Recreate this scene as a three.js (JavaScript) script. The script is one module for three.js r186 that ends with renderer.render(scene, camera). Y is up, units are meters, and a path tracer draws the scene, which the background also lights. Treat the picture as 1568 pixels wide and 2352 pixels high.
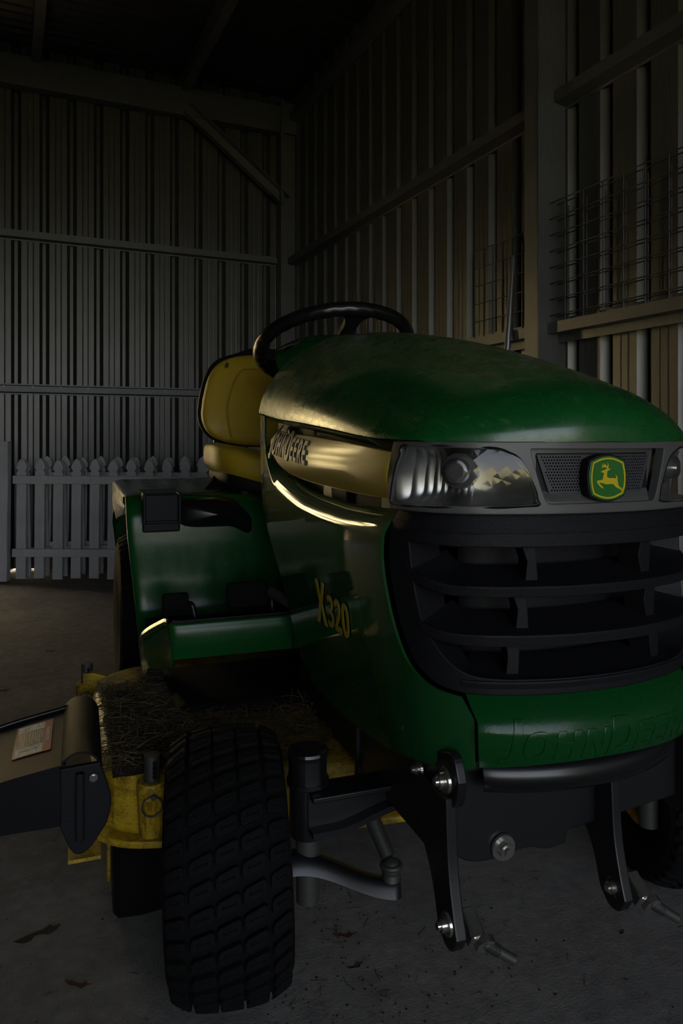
import * as THREE from 'three';
import { RoundedBoxGeometry } from 'three/addons/geometries/RoundedBoxGeometry.js';
import { mergeGeometries, mergeVertices, toCreasedNormals } from 'three/addons/utils/BufferGeometryUtils.js';
import { TextGeometry } from 'three/addons/geometries/TextGeometry.js';
import { TessellateModifier } from 'three/addons/modifiers/TessellateModifier.js';
import { FontLoader } from 'three/addons/loaders/FontLoader.js';

// ---------------------------------------------------------------- camera, sky, sun, exposure
const scene = new THREE.Scene();
const FOCAL = 1690;                                             // pixels, for a 1568 x 2352 frame
const camera = new THREE.PerspectiveCamera(2 * Math.atan(1176 / FOCAL) * 180 / Math.PI, 1568 / 2352, 0.05, 300);
camera.position.set(0, 0.78, 0);
camera.lookAt(0, 0.78, -1);
camera.setViewOffset(1568, 2352, 0, 176, 1568, 2352);           // lens shifted down a little: verticals stay vertical
scene.add(camera);

const renderer = new THREE.WebGLRenderer({ antialias: true });
renderer.toneMapping = THREE.LinearToneMapping;
renderer.toneMappingExposure = 2.9;
renderer.shadowMap.enabled = true;

const SHED_TURN = THREE.MathUtils.degToRad(24.5);
const SHED = new THREE.Vector3(-0.33, 0, -4.9);                 // inside corner of back and right walls
const shedPoint = (sx, y, sz) => new THREE.Vector3(sx, y, sz).applyAxisAngle(new THREE.Vector3(0, 1, 0), SHED_TURN).add(SHED);
const shedDir = (sx, y, sz) => new THREE.Vector3(sx, y, sz).applyAxisAngle(new THREE.Vector3(0, 1, 0), SHED_TURN).normalize();

const SUN_TOWARDS = shedDir(0.76, 0.62, 0.10);                // where the sun stands
const skyPixels = (() => {                                      // hazy bright air: pale at the horizon, bluer overhead, a broad warm glow round the sun
  const W = 256, H = 128, d = new Float32Array(W * H * 4);
  for (let j = 0; j < H; j++) for (let i = 0; i < W; i++) {
    const up = ((j + 0.5) / H - 0.5) * Math.PI, az = ((i + 0.5) / W - 0.5) * 2 * Math.PI;
    const x = Math.cos(az) * Math.cos(up), y = Math.sin(up), z = Math.sin(az) * Math.cos(up), k = Math.pow(1 - Math.max(0, y), 2.5);
    const c = Math.max(0, x * SUN_TOWARDS.x + y * SUN_TOWARDS.y + z * SUN_TOWARDS.z), glow = 0.7 * Math.pow(c, 4) + 6 * Math.pow(c, 40), o = (j * W + i) * 4;
    d[o] = 0.50 + 0.42 * k + 1.0 * glow; d[o + 1] = 0.60 + 0.36 * k + 0.9 * glow; d[o + 2] = 0.80 + 0.20 * k + 0.66 * glow; d[o + 3] = 1;
  }
  const tex = new THREE.DataTexture(d, W, H, THREE.RGBAFormat, THREE.FloatType);
  tex.mapping = THREE.EquirectangularReflectionMapping; tex.magFilter = tex.minFilter = THREE.LinearFilter; tex.needsUpdate = true;
  return tex;
})();
scene.background = skyPixels;

const sun = new THREE.DirectionalLight(new THREE.Color(1.0, 0.83, 0.60), 120.0);
sun.name = 'sun';
sun.position.copy(SUN_TOWARDS).multiplyScalar(40).add(SHED);
sun.target.position.copy(SHED);
sun.castShadow = true;
Object.assign(sun.shadow.camera, { left: -16, right: 16, top: 16, bottom: -16, near: 1, far: 90 });
sun.shadow.mapSize.set(2048, 2048);
scene.add(sun, sun.target);

// ---------------------------------------------------------------- helpers
let seed = 12345;
const rnd = () => { seed = (seed * 1664525 + 1013904223) >>> 0; return seed / 4294967296; };
const rr = (a, b) => a + (b - a) * rnd();
const V = (x, y, z) => new THREE.Vector3(x, y, z);
const V2 = (x, y) => new THREE.Vector2(x, y);
const lerp = THREE.MathUtils.lerp, clamp = THREE.MathUtils.clamp, sstep = THREE.MathUtils.smoothstep;

const taken = {};
function numbered(name) { const n = taken[name] = (taken[name] ?? -1) + 1; return n ? name + '_' + String(n).padStart(3, '0') : name; }
function finish(m) { m.castShadow = true; m.receiveShadow = true; return m; }
function mesh(name, geo, mat, parent = scene) {
  const m = finish(new THREE.Mesh(geo, mat));
  m.name = parent === scene ? numbered(name) : name;
  parent.add(m);
  return m;
}
function group(name, parent = scene) {
  const g = new THREE.Group();
  g.name = parent === scene ? numbered(name) : name;
  parent.add(g);
  return g;
}
function tag(o, label, category, grp) { o.userData.label = label; o.userData.category = category; if (grp) o.userData.group = grp; return o; }
function structure(o, label, category = 'building') { o.userData.kind = 'structure'; o.userData.label = label; o.userData.category = category; return o; }
function inShed(o) { o.position.copy(SHED); o.rotation.y = SHED_TURN; return o; }

// geometry helpers; every one returns a plain geometry in metres
function norm(g) {                                              // same attributes everywhere, so that pieces can be joined
  let k = g.index ? g.toNonIndexed() : g;
  for (const a of Object.keys(k.attributes)) if (!['position', 'normal', 'uv'].includes(a)) k.deleteAttribute(a);
  if (!k.attributes.normal) k.computeVertexNormals();
  if (!k.attributes.uv) k.setAttribute('uv', new THREE.Float32BufferAttribute(new Float32Array(k.attributes.position.count * 2), 2));
  k.morphAttributes = {}; k.clearGroups();
  return k;
}
const join = (...list) => mergeGeometries(list.flat().map(norm));
function boxUV(g, scale = 1) {                                  // uv in metres from the face direction
  const k = norm(g), p = k.attributes.position, n = k.attributes.normal, uv = k.attributes.uv;
  for (let i = 0; i < p.count; i += 3) {
    let ax = 0, ay = 0, az = 0;
    for (let j = 0; j < 3; j++) { ax += Math.abs(n.getX(i + j)); ay += Math.abs(n.getY(i + j)); az += Math.abs(n.getZ(i + j)); }
    for (let j = i; j < i + 3; j++) {
      const x = p.getX(j), y = p.getY(j), z = p.getZ(j);
      if (ax >= ay && ax >= az) uv.setXY(j, z * scale, y * scale);
      else if (ay >= az) uv.setXY(j, x * scale, z * scale);
      else uv.setXY(j, x * scale, y * scale);
    }
  }
  return k;
}
function box(w, h, d, x = 0, y = 0, z = 0, r = 0, seg = 2) {
  const g = r ? new RoundedBoxGeometry(w, h, d, seg, Math.min(r, w / 2.01, h / 2.01, d / 2.01)) : new THREE.BoxGeometry(w, h, d);
  return boxUV(g.translate(x, y, z));
}
function rod(a, b, r0, r1 = r0, seg = 16) {                      // cylinder or cone between two points
  const d = b.clone().sub(a), g = new THREE.CylinderGeometry(r1, r0, d.length(), seg, 1);
  g.applyQuaternion(new THREE.Quaternion().setFromUnitVectors(V(0, 1, 0), d.clone().normalize()));
  return norm(g.translate(...a.clone().add(b).multiplyScalar(0.5).toArray()));
}
function tube(pts, r, seg = 40, rad = 10, closed = false) {
  return norm(new THREE.TubeGeometry(new THREE.CatmullRomCurve3(pts, closed, 'catmullrom', 0.5), seg, r, rad, closed));
}
function lathe(pts, seg = 48) { return norm(toCreasedNormals(new THREE.LatheGeometry(pts.map((p) => V2(p[0], p[1])), seg), 0.6)); }
function shapeOf(pts, smooth = false) {
  const s = new THREE.Shape();
  if (smooth) { s.setFromPoints(new THREE.SplineCurve(pts.map((p) => V2(p[0], p[1]))).getPoints(pts.length * 6)); } else s.setFromPoints(pts.map((p) => V2(p[0], p[1])));
  return s;
}
function extrude(shape, depth, bevel = 0, opt = {}) {
  const g = new THREE.ExtrudeGeometry(shape, { depth, bevelEnabled: bevel > 0, bevelThickness: bevel, bevelSize: bevel, bevelSegments: 2, curveSegments: 10, ...opt });
  return boxUV(g);
}
function roundRect(w, h, r, x = 0, y = 0) {
  const s = new THREE.Shape(), a = x - w / 2, b = y - h / 2;
  s.moveTo(a + r, b); s.lineTo(a + w - r, b); s.quadraticCurveTo(a + w, b, a + w, b + r); s.lineTo(a + w, b + h - r); s.quadraticCurveTo(a + w, b + h, a + w - r, b + h);
  s.lineTo(a + r, b + h); s.quadraticCurveTo(a, b + h, a, b + h - r); s.lineTo(a, b + r); s.quadraticCurveTo(a, b, a + r, b);
  return s;
}
// a sheet of real thickness over a grid: at(u, v) gives the outer face, the inner one lies th behind it
function sheet(nu, nv, at, th, uvScale = 1) {
  const P = [], N = [], UV = [], e = 1e-3;
  for (let j = 0; j <= nv; j++) for (let i = 0; i <= nu; i++) {
    const u = i / nu, v = j / nv, p = at(u, v);
    const a = at(Math.max(0, u - e), v), b = at(Math.min(1, u + e), v), c = at(u, Math.max(0, v - e)), d = at(u, Math.min(1, v + e));
    const n = b.sub(a).cross(d.sub(c));
    if (n.lengthSq() < 1e-20) { const w = 4e-2; n.copy(at(Math.min(1, u + w), clamp(v, w, 1 - w)).sub(at(Math.max(0, u - w), clamp(v, w, 1 - w))).cross(at(clamp(u, w, 1 - w), Math.min(1, v + w)).sub(at(clamp(u, w, 1 - w), Math.max(0, v - w))))); }
    P.push(p); N.push(n.normalize()); UV.push(u, v);
  }
  const Q = P.map((p, i) => p.clone().addScaledVector(N[i], -th)), W = nu + 1;
  const pos = [], nor = [], uv = [], quad = (a, b, c, d, A, B, C, D, ia, ib, ic, id) => {
    for (const [p, n, k] of [[a, A, ia], [b, B, ib], [c, C, ic], [a, A, ia], [c, C, ic], [d, D, id]]) { pos.push(p.x, p.y, p.z); nor.push(n.x, n.y, n.z); uv.push(UV[2 * k] * uvScale, UV[2 * k + 1] * uvScale); }
  };
  const neg = N.map((n) => n.clone().negate());
  for (let j = 0; j < nv; j++) for (let i = 0; i < nu; i++) {
    const a = j * W + i, b = a + 1, c = b + W, d = a + W;
    quad(P[a], P[b], P[c], P[d], N[a], N[b], N[c], N[d], a, b, c, d);
    if (th) quad(Q[d], Q[c], Q[b], Q[a], neg[d], neg[c], neg[b], neg[a], d, c, b, a);
  }
  if (th) {
    const rim = (a, b) => { const n = P[b].clone().sub(P[a]).cross(N[a]).normalize(); quad(P[a], Q[a], Q[b], P[b], n, n, n, n, a, a, b, b); };
    for (let i = 0; i < nu; i++) { rim(i, i + 1); rim(nv * W + i + 1, nv * W + i); }
    for (let j = 0; j < nv; j++) { rim((j + 1) * W, j * W); rim(j * W + nu, (j + 1) * W + nu); }
  }
  const g = new THREE.BufferGeometry();
  g.setAttribute('position', new THREE.Float32BufferAttribute(pos, 3));
  g.setAttribute('normal', new THREE.Float32BufferAttribute(nor, 3));
  g.setAttribute('uv', new THREE.Float32BufferAttribute(uv, 2));
  return g;
}
// piecewise curve through points, by parameter 0..1
function curveOf(pts, tension = 0.5) {
  if (pts[0].length === 2) { const c = new THREE.SplineCurve(pts.map((p) => V2(p[0], p[1]))); return (t) => { const p = c.getPoint(clamp(t, 0, 1)); return [p.x, p.y]; }; }
  const c = new THREE.CatmullRomCurve3(pts.map((p) => V(...p)), false, 'catmullrom', tension); return (t) => c.getPoint(clamp(t, 0, 1)).toArray();
}
const lineOf = (a, b) => (t) => a.map((x, i) => lerp(x, b[i], t));
// four border curves in the plane -> a function (u, v) over the inside
function coons(bottom, top, left, right) {
  const c00 = bottom(0), c10 = bottom(1), c01 = top(0), c11 = top(1);
  return (u, v) => [0, 1].map((k) => (1 - v) * bottom(u)[k] + v * top(u)[k] + (1 - u) * left(v)[k] + u * right(v)[k]
    - ((1 - u) * (1 - v) * c00[k] + u * (1 - v) * c10[k] + (1 - u) * v * c01[k] + u * v * c11[k]));
}
// nodes [s, a, b, ...] -> smooth function of s
function track(nodes) {
  return (s) => {
    const n = nodes.length; let i = 0; while (i < n - 2 && s > nodes[i + 1][0]) i++;
    const A = nodes[Math.max(0, i - 1)], B = nodes[i], C = nodes[i + 1], D = nodes[Math.min(n - 1, i + 2)], h = C[0] - B[0], t = clamp((s - B[0]) / h, 0, 1);
    return B.slice(1).map((b, k) => {
      const c = C[k + 1], m0 = i > 0 ? (c - A[k + 1]) / (C[0] - A[0]) * h : c - b, m1 = i < n - 2 ? (D[k + 1] - b) / (D[0] - B[0]) * h : c - b, t2 = t * t, t3 = t2 * t;
      return (2 * t3 - 3 * t2 + 1) * b + (t3 - 2 * t2 + t) * m0 + (-2 * t3 + 3 * t2) * c + (t3 - t2) * m1;
    });
  };
}

// tileable noise for textures
function makeNoise(period, s0) {
  let s = s0; const r = () => { s = (s * 1664525 + 1013904223) >>> 0; return s / 4294967296; };
  const grid = new Float32Array(period * period).map(r), f = (t) => t * t * (3 - 2 * t);
  return (u, v) => {
    const x = (u - Math.floor(u)) * period, y = (v - Math.floor(v)) * period, i = Math.floor(x) % period, j = Math.floor(y) % period, a = f(x - Math.floor(x)), b = f(y - Math.floor(y)), i1 = (i + 1) % period, j1 = (j + 1) % period;
    return lerp(lerp(grid[j * period + i], grid[j * period + i1], a), lerp(grid[j1 * period + i], grid[j1 * period + i1], a), b);
  };
}
function fbm(base, octaves, s0) {
  const list = []; for (let k = 0; k < octaves; k++) list.push(makeNoise(base << k, s0 + k * 77));
  return (u, v) => { let a = 0, w = 0.5, t = 0; for (const n of list) { a += w * n(u, v); t += w; w *= 0.55; } return a / t; };
}
function texture(size, fn, srgb, repeat = 1) {
  const d = new Uint8Array(size * size * 4);
  for (let j = 0; j < size; j++) for (let i = 0; i < size; i++) {
    const c = fn(i / size, j / size), k = (j * size + i) * 4;
    d[k] = clamp(c[0], 0, 1) * 255; d[k + 1] = clamp(c[1] ?? c[0], 0, 1) * 255; d[k + 2] = clamp(c[2] ?? c[0], 0, 1) * 255; d[k + 3] = 255;
  }
  const t = new THREE.DataTexture(d, size, size);
  t.magFilter = THREE.LinearFilter; t.minFilter = THREE.LinearMipmapLinearFilter; t.generateMipmaps = true; t.wrapS = t.wrapT = THREE.RepeatWrapping; t.repeat.set(repeat, repeat);
  if (srgb) t.colorSpace = THREE.SRGBColorSpace;
  t.needsUpdate = true;
  return t;
}
const again = (t, r, r2 = r) => { const c = t.clone(); c.repeat.set(r, r2); c.needsUpdate = true; return c; };
const std = (o) => new THREE.MeshStandardMaterial(o), phys = (o) => new THREE.MeshPhysicalMaterial(o);
const rgb = (r, g, b) => new THREE.Color().setRGB(r, g, b);

// ---------------------------------------------------------------- shared textures
const nA = fbm(4, 6, 11), nB = fbm(8, 6, 23), nC = fbm(32, 4, 37), nD = fbm(64, 3, 51), nE = fbm(3, 5, 63);
const texGrain = texture(512, (u, v) => [nD(u, v)], false);                       // fine grain
const texBlotch = texture(512, (u, v) => [0.25 + 0.9 * (nA(u, v) - 0.25)], false);
const texConcrete = texture(1024, (u, v) => {
  const big = nE(u, v), mid = nB(u, v), fine = nD(u, v), stroke = nC(u * 0.5, v * 4);
  let k = 0.86 + 0.22 * (big - 0.5) + 0.16 * (mid - 0.5) + 0.2 * (fine - 0.5) + 0.08 * (stroke - 0.5);
  const spot = nC(u * 2, v * 2); if (spot > 0.74) k -= (spot - 0.74) * 1.2;
  return [0.57 * k, 0.55 * k, 0.525 * k];
}, true);
const texConcreteBump = texture(1024, (u, v) => [0.5 * nD(u * 2, v * 2) + 0.35 * nC(u, v * 2) + 0.15 * nB(u, v)], false);
const texSteel = texture(512, (u, v) => { const k = 0.9 + 0.12 * (nA(u, v) - 0.5) + 0.08 * (nC(u * 3, v * 0.5) - 0.5); return [k, k, k]; }, true);
const texRough = texture(512, (u, v) => [0, 0.55 + 0.8 * (nB(u, v) - 0.5) + 0.3 * (nD(u, v) - 0.5), 0], false);
// ---------------------------------------------------------------- the setting: floor, ground outside, walls, roof
const M = {};
M.concrete = std({ color: rgb(1, 1, 1), map: again(texConcrete, 0.9), bumpMap: again(texConcreteBump, 3), bumpScale: 0.0011, roughness: 0.92 });
M.soil = std({ color: rgb(0.06, 0.065, 0.025), map: again(texSteel, 0.4), bumpMap: again(texConcreteBump, 0.5), bumpScale: 0.03, roughness: 1 });
M.cladding = std({ color: rgb(0.165, 0.165, 0.155), map: again(texSteel, 0.7), roughness: 0.38, metalness: 0.6, bumpMap: again(texBlotch, 0.8), bumpScale: 0.0008 });
M.roofing = std({ color: rgb(0.155, 0.155, 0.145), map: again(texSteel, 0.7), roughness: 0.45, metalness: 0.85 });
M.galv = std({ color: rgb(0.20, 0.205, 0.21), map: again(texSteel, 2), roughness: 0.45, metalness: 0.55 });
M.galvDark = M.galv;
M.beam = M.galv;
M.screw = std({ color: rgb(0.25, 0.25, 0.25), roughness: 0.4, metalness: 0.8 });

const WIDE = 5.25, DEEP = 6.75, EAVE = 2.96;                       // shed inside: along the back wall, towards the front, up
const floorMesh = mesh('floor', box(WIDE + 0.2, 0.15, DEEP + 0.6, -WIDE / 2, -0.075, DEEP / 2 + 0.2), M.concrete);
structure(inShed(floorMesh), 'grey brushed concrete shed floor', 'floor');
const outside = mesh('ground_outside', box(60, 0.1, 60, 0, -0.13, 0), M.soil);
const gravel = mesh('added_path_outside', box(12, 0.06, 4.2, -4.5, -0.07, -2.25), std({ color: rgb(0.42, 0.36, 0.26), map: again(texConcrete, 0.5), bumpMap: again(texConcreteBump, 1), bumpScale: 0.02, roughness: 1 }));  // added out of view: pale ground that throws warm sun through the doorway
structure(inShed(gravel), 'added pale gravel path, unseen behind the shed, to bounce warm sun', 'path');
structure(inShed(outside), 'dry sunlit ground outside the shed', 'ground');

{ // clipped hedging added unseen beyond the rear doorway to bounce warm sunlight in
  const added_hedge = mesh('added_hedge', sheet(90, 40, (u, v) => {
    const a = lerp(-6, 6, u), b = lerp(0, 1, v), y = 3.4 * Math.min(1, b * 1.6), z = b < 0.625 ? 0 : -(b - 0.625) * 2.2, n = 0.35 * nB(u * 2, v) + 0.22 * nC(u * 2, v);
    return V(a, y + 0.2 * n, z + n);
  }, 0), std({ color: rgb(0.30, 0.275, 0.16), map: again(texSteel, 3), bumpMap: again(texGrain, 6), bumpScale: 0.05, roughness: 1 }));
  added_hedge.position.copy(shedPoint(-5.2, -0.1, -4.6)); added_hedge.rotation.y = SHED_TURN + 0.62;
  tag(added_hedge, 'added clipped yellow green hedging, unseen behind the shed, to bounce warm sun', 'added_hedge');
  const tall = added_hedge.clone(); tall.name = numbered('added_hedge'); tall.scale.set(1.2, 1.7, 1.5); tall.position.copy(shedPoint(2.6, -0.1, 13.2)); tall.rotation.y = SHED_TURN - Math.PI / 2; scene.add(tall);  // added out of view to keep the sun off the front yard
  tag(tall, 'added tall hedging, unseen, to shade the yard in front of the shed', 'added_hedge');
}
const PITCH = 0.15;
function claddingSheet(ribs, y0, y1, y1b = y1) {                 // profile drawn in plan (u along the wall, w outward), then stood up
  const pts = [];
  for (let k = 0; k < ribs; k++) {
    const u = k * PITCH;
    pts.push([u, 0], [u + 0.028, 0], [u + 0.032, 0.0012], [u + 0.036, 0], [u + 0.058, 0], [u + 0.062, 0.0012], [u + 0.066, 0], [u + 0.094, 0], [u + 0.112, 0.03], [u + 0.130, 0.03], [u + 0.148, 0]);
  }
  pts.push([ribs * PITCH, 0], [ribs * PITCH, 0.036], [0, 0.036]);
  const g = new THREE.ExtrudeGeometry(shapeOf(pts), { depth: y1 - y0, bevelEnabled: false });
  g.rotateX(-Math.PI / 2);                                       // u stays x, w becomes -z (outward = behind the wall), height up
  g.translate(0, y0, 0);
  return boxUV(g);
}
// hat-section girt running along x, face towards +z
function hatGirt(len, tall = 0.062, deep = 0.035) {
  const h = tall / 2, s = shapeOf([[0, h], [0.002, h], [0.002, h * 0.72], [deep, h * 0.5], [deep, -h * 0.55], [0.002, -h * 0.75], [0.002, -h], [0, -h]]);
  const g = new THREE.ExtrudeGeometry(s, { depth: len, bevelEnabled: false });
  g.rotateY(-Math.PI / 2);                                       // shape x -> +z, extrusion -> -x
  return boxUV(g);
}
const SHEET_RIBS = 5, SW = SHEET_RIBS * PITCH;
const sheetTall = claddingSheet(SHEET_RIBS, 0.014, EAVE + 0.06), sheetClosed = claddingSheet(SHEET_RIBS, -0.03, EAVE + 0.06), screwGeo = norm(new THREE.CylinderGeometry(0.0045, 0.005, 0.004, 6).rotateX(Math.PI / 2));

// back wall: sheets from the corner leftwards up to the rear doorway
const wallBack = structure(inShed(group('wall_back')), 'ribbed grey steel back wall behind the picket fence', 'wall');
const BACK_SHEETS = 2, BACK_LAST = 3;                            // whole sheets, then ribs of a cut one
for (let k = 0; k < BACK_SHEETS; k++) mesh('cladding_sheet', sheetClosed, M.cladding, wallBack).position.set(-(k + 1) * SW, 0, 0);
mesh('cladding_sheet', claddingSheet(BACK_LAST, 0.014, EAVE + 0.06), M.cladding, wallBack).position.set(-BACK_SHEETS * SW - BACK_LAST * PITCH, 0, 0);
for (const y of [1.045, 1.925]) {
  const girt = mesh('girt', hatGirt(BACK_SHEETS * SW + BACK_LAST * PITCH), M.galv, wallBack); girt.position.set(0, y, 0);
  const heads = []; for (let k = 0; k < BACK_SHEETS * SHEET_RIBS + BACK_LAST; k++) heads.push(screwGeo.clone().translate(-(k + 0.62) * PITCH, y + 0.012, 0.037));
  mesh('girt_screws', join(heads), M.screw, wallBack).userData.kind = 'stuff';
}
// narrow rear doorway to the left of it, then wall again
const DOOR_HEAD = 1.75, backEnd = -BACK_SHEETS * SW - BACK_LAST * PITCH;
const DOOR_RIBS = 2, DOOR_WIDE = DOOR_RIBS * PITCH;
mesh('cladding_sheet', claddingSheet(DOOR_RIBS, DOOR_HEAD, EAVE + 0.06), M.cladding, wallBack).position.set(backEnd - DOOR_WIDE, 0, 0);
for (let x = backEnd - DOOR_WIDE; x > -WIDE; x -= SW) mesh('cladding_sheet', sheetClosed, M.cladding, wallBack).position.set(x - SW, 0, 0);
mesh('door_jamb', box(0.03, DOOR_HEAD, 0.06, backEnd - 0.02, DOOR_HEAD / 2, 0.0), M.galv, wallBack);
mesh('eave_beam', box(WIDE, 0.17, 0.075, -WIDE / 2, EAVE - 0.125, 0.045), M.beam, wallBack);
// corner post and knee brace
structure(inShed(mesh('corner_post', join(box(0.11, EAVE, 0.05, -0.055, EAVE / 2, 0.03), box(0.02, EAVE, 0.1, -0.105, EAVE / 2, 0.055)), M.galvDark)), 'steel corner post between ribbed walls', 'post');
{
  const a = V(-0.72, EAVE - 0.17, 0.07), b = V(-0.08, EAVE - 0.66, 0.07), len = a.distanceTo(b);
  const g = join(box(len, 0.075, 0.006, 0, 0, 0), box(len, 0.006, 0.05, 0, -0.035, 0.025), box(len, 0.006, 0.05, 0, 0.035, 0.025));
  g.rotateZ(Math.atan2(b.y - a.y, b.x - a.x)); g.translate((a.x + b.x) / 2, (a.y + b.y) / 2, a.z);
  structure(inShed(mesh('knee_brace', g, M.beam)), 'diagonal steel knee brace under the eave beam', 'brace');
}
// right wall
const wallRight = structure(inShed(group('wall_right')), 'ribbed grey steel side wall behind the tractor', 'wall');
for (let k = 0; k < DEEP / SW; k++) { const s = mesh('cladding_sheet', sheetClosed, M.cladding, wallRight); s.rotation.y = -Math.PI / 2; s.position.set(0, 0, k * SW); }
for (const y of [1.925, EAVE - 0.1]) { const g = mesh('girt', hatGirt(DEEP, 0.075, 0.05), M.galvDark, wallRight); g.rotation.y = -Math.PI / 2; g.position.set(0, y, DEEP); }
{ // deep ledge girt at waist height, with an upturned lip that carries the wire panels
  const s = shapeOf([[0, 0.036], [0.004, 0.036], [0.004, -0.02], [0.075, -0.02], [0.075, 0.012], [0.078, 0.012], [0.078, -0.024], [0.03, -0.024], [0.03, -0.052], [0.026, -0.052], [0.026, -0.024], [0, -0.024]]);
  const g = new THREE.ExtrudeGeometry(s, { depth: DEEP, bevelEnabled: false }); g.rotateY(-Math.PI / 2);
  const m = mesh('girt', boxUV(g), M.galv, wallRight); m.rotation.y = -Math.PI / 2; m.position.set(0, 1.145, DEEP);
}
structure(inShed(mesh('column', join(box(0.115, EAVE, 0.006, -0.0585, EAVE / 2, 2.63), box(0.006, EAVE, 0.07, -0.113, EAVE / 2, 2.596), box(0.006, EAVE, 0.07, -0.004, EAVE / 2, 2.596)), M.galv)), 'galvanised steel channel column against side wall', 'column');
// left wall and front wall with its wide doorway behind the camera
const FRONT_HEAD = 2.0, frontHead = claddingSheet(SHEET_RIBS, FRONT_HEAD, EAVE + 0.06);
const wallLeft = structure(inShed(group('wall_left')), 'ribbed grey steel wall far across the shed', 'wall');
for (let k = 0; k < DEEP / SW; k++) { const s = mesh('cladding_sheet', sheetClosed, M.cladding, wallLeft); s.rotation.y = Math.PI / 2; s.position.set(-WIDE, 0, (k + 1) * SW); }
const wallFront = structure(inShed(group('wall_front')), 'ribbed steel front wall above the open doorway', 'wall');
for (let k = 0; k < WIDE / SW; k++) { const s = mesh('cladding_sheet', k > 3 ? sheetClosed : frontHead, M.cladding, wallFront); s.rotation.y = Math.PI; s.position.set(-k * SW, 0, DEEP); }
// ceiling: corrugated sheets on rafters
const ceiling = structure(inShed(group('ceiling')), 'corrugated steel roof on dark rafters', 'ceiling');
{
  const n = Math.round((DEEP + 0.4) / 0.076) + 1, pts = [];
  for (let i = 0; i <= n * 6; i++) pts.push([i / 6 * 0.076, Math.sin(i / 6 * 2 * Math.PI) * 0.008]);
  pts.push([n * 0.076, 0.03], [0, 0.03]);
  const g = new THREE.ExtrudeGeometry(shapeOf(pts), { depth: 0.76, bevelEnabled: false }); g.rotateY(-Math.PI / 2);
  const sheetGeo = boxUV(g);
  for (let k = 0; k < 8; k++) mesh('roof_sheet', sheetGeo, M.roofing, ceiling).position.set(-k * 0.76 + 0.1, EAVE + 0.055, -0.15);
  for (let k = 0; k < 6; k++) mesh('rafter', join(box(0.006, 0.1, DEEP, 0, 0, 0), box(0.05, 0.006, DEEP, 0.025, 0.05, 0), box(0.05, 0.006, DEEP, 0.025, -0.05, 0)), M.beam, ceiling).position.set(-0.75 - k * 0.85, EAVE - 0.01, DEEP / 2);
}
// ---------------------------------------------------------------- paint, plastic, rubber
const texScratch = texture(1024, (u, v) => [0, 0.32 + 0.5 * (nB(u, v) - 0.42) + 0.5 * Math.max(0, nD(u * 2, v * 2) - 0.62) + (Math.abs(nC(u * 0.25, v * 2) - 0.5) < 0.012 ? 0.18 : 0), 0], false);
const texDust = texture(1024, (u, v) => {                        // specks and smears of dry dust on paint
  const f = nD(u * 3, v * 3), m = nB(u, v), k = clamp((f - 0.58) * 3.5, 0, 1) * clamp((m - 0.3) * 2.2, 0, 1);
  return [lerp(0.80, 1, k), lerp(0.80, 0.9, k), lerp(0.80, 0.7, k)];
}, true);
M.green = phys({ color: rgb(0.0065, 0.105, 0.020), specularIntensity: 0.5, map: again(texDust, 6), roughness: 0.55, roughnessMap: again(texScratch, 3), clearcoat: 0.28, clearcoatRoughness: 0.24, bumpMap: again(texGrain, 9), bumpScale: 0.0001 });
M.greenSide = phys({ color: rgb(0.0065, 0.105, 0.020), map: again(texDust, 3), roughness: 0.6, specularIntensity: 0.3, clearcoat: 1, clearcoatRoughness: 0.06 });
M.yellowTrim = phys({ color: rgb(0.72, 0.50, 0.02), map: again(texDust, 4), roughness: 0.45, clearcoat: 0.35, clearcoatRoughness: 0.12, bumpMap: again(texBlotch, 14), bumpScale: 0.0003 });
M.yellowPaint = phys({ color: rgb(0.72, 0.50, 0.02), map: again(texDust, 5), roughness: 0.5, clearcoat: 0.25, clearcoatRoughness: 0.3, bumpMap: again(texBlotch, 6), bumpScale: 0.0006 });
M.vinyl = phys({ color: rgb(0.92, 0.64, 0.045), roughness: 0.42, map: again(texDust, 3), bumpMap: again(texGrain, 5), bumpScale: 0.0004 });
M.black = phys({ specularIntensity: 0.45, color: rgb(0.012, 0.012, 0.015), roughness: 0.55, bumpMap: again(texGrain, 10), bumpScale: 0.0003 });
M.blackGloss = phys({ color: rgb(0.008, 0.008, 0.009), roughness: 0.3, clearcoat: 0.4, clearcoatRoughness: 0.2 });
M.grille = M.black;
M.void = M.black;
M.rubber = phys({ specularIntensity: 0.4, color: rgb(0.009, 0.009, 0.010), map: again(texDust, 5), roughness: 0.8, bumpMap: again(texGrain, 14), bumpScale: 0.0006 });
M.axle = phys({ color: rgb(0.012, 0.012, 0.016), map: again(texDust, 6), roughness: 0.42, clearcoat: 0.3, clearcoatRoughness: 0.3, bumpMap: again(texBlotch, 6), bumpScale: 0.00015 });
M.bolt = std({ color: rgb(0.55, 0.53, 0.48), roughness: 0.32, metalness: 0.9, roughnessMap: again(texRough, 8) });
M.greySteel = std({ color: rgb(0.13, 0.13, 0.12), roughness: 0.5, metalness: 0.6, map: again(texSteel, 6) });
M.bezel = phys({ color: rgb(0.16, 0.16, 0.16), roughness: 0.42, map: again(texDust, 5), clearcoat: 0.3, clearcoatRoughness: 0.25 });
M.mesh = std({ color: rgb(0.05, 0.05, 0.058), roughness: 0.5, side: THREE.DoubleSide });
M.reflector = std({ color: rgb(0.5, 0.5, 0.49), roughness: 0.36, metalness: 1 });
M.lens = phys({ color: rgb(1, 1, 1), roughness: 0.06, transmission: 1, thickness: 0, ior: 1.5 });
M.bulb = phys({ color: rgb(0.35, 0.35, 0.34), roughness: 0.3, metalness: 0.9 });
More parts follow.
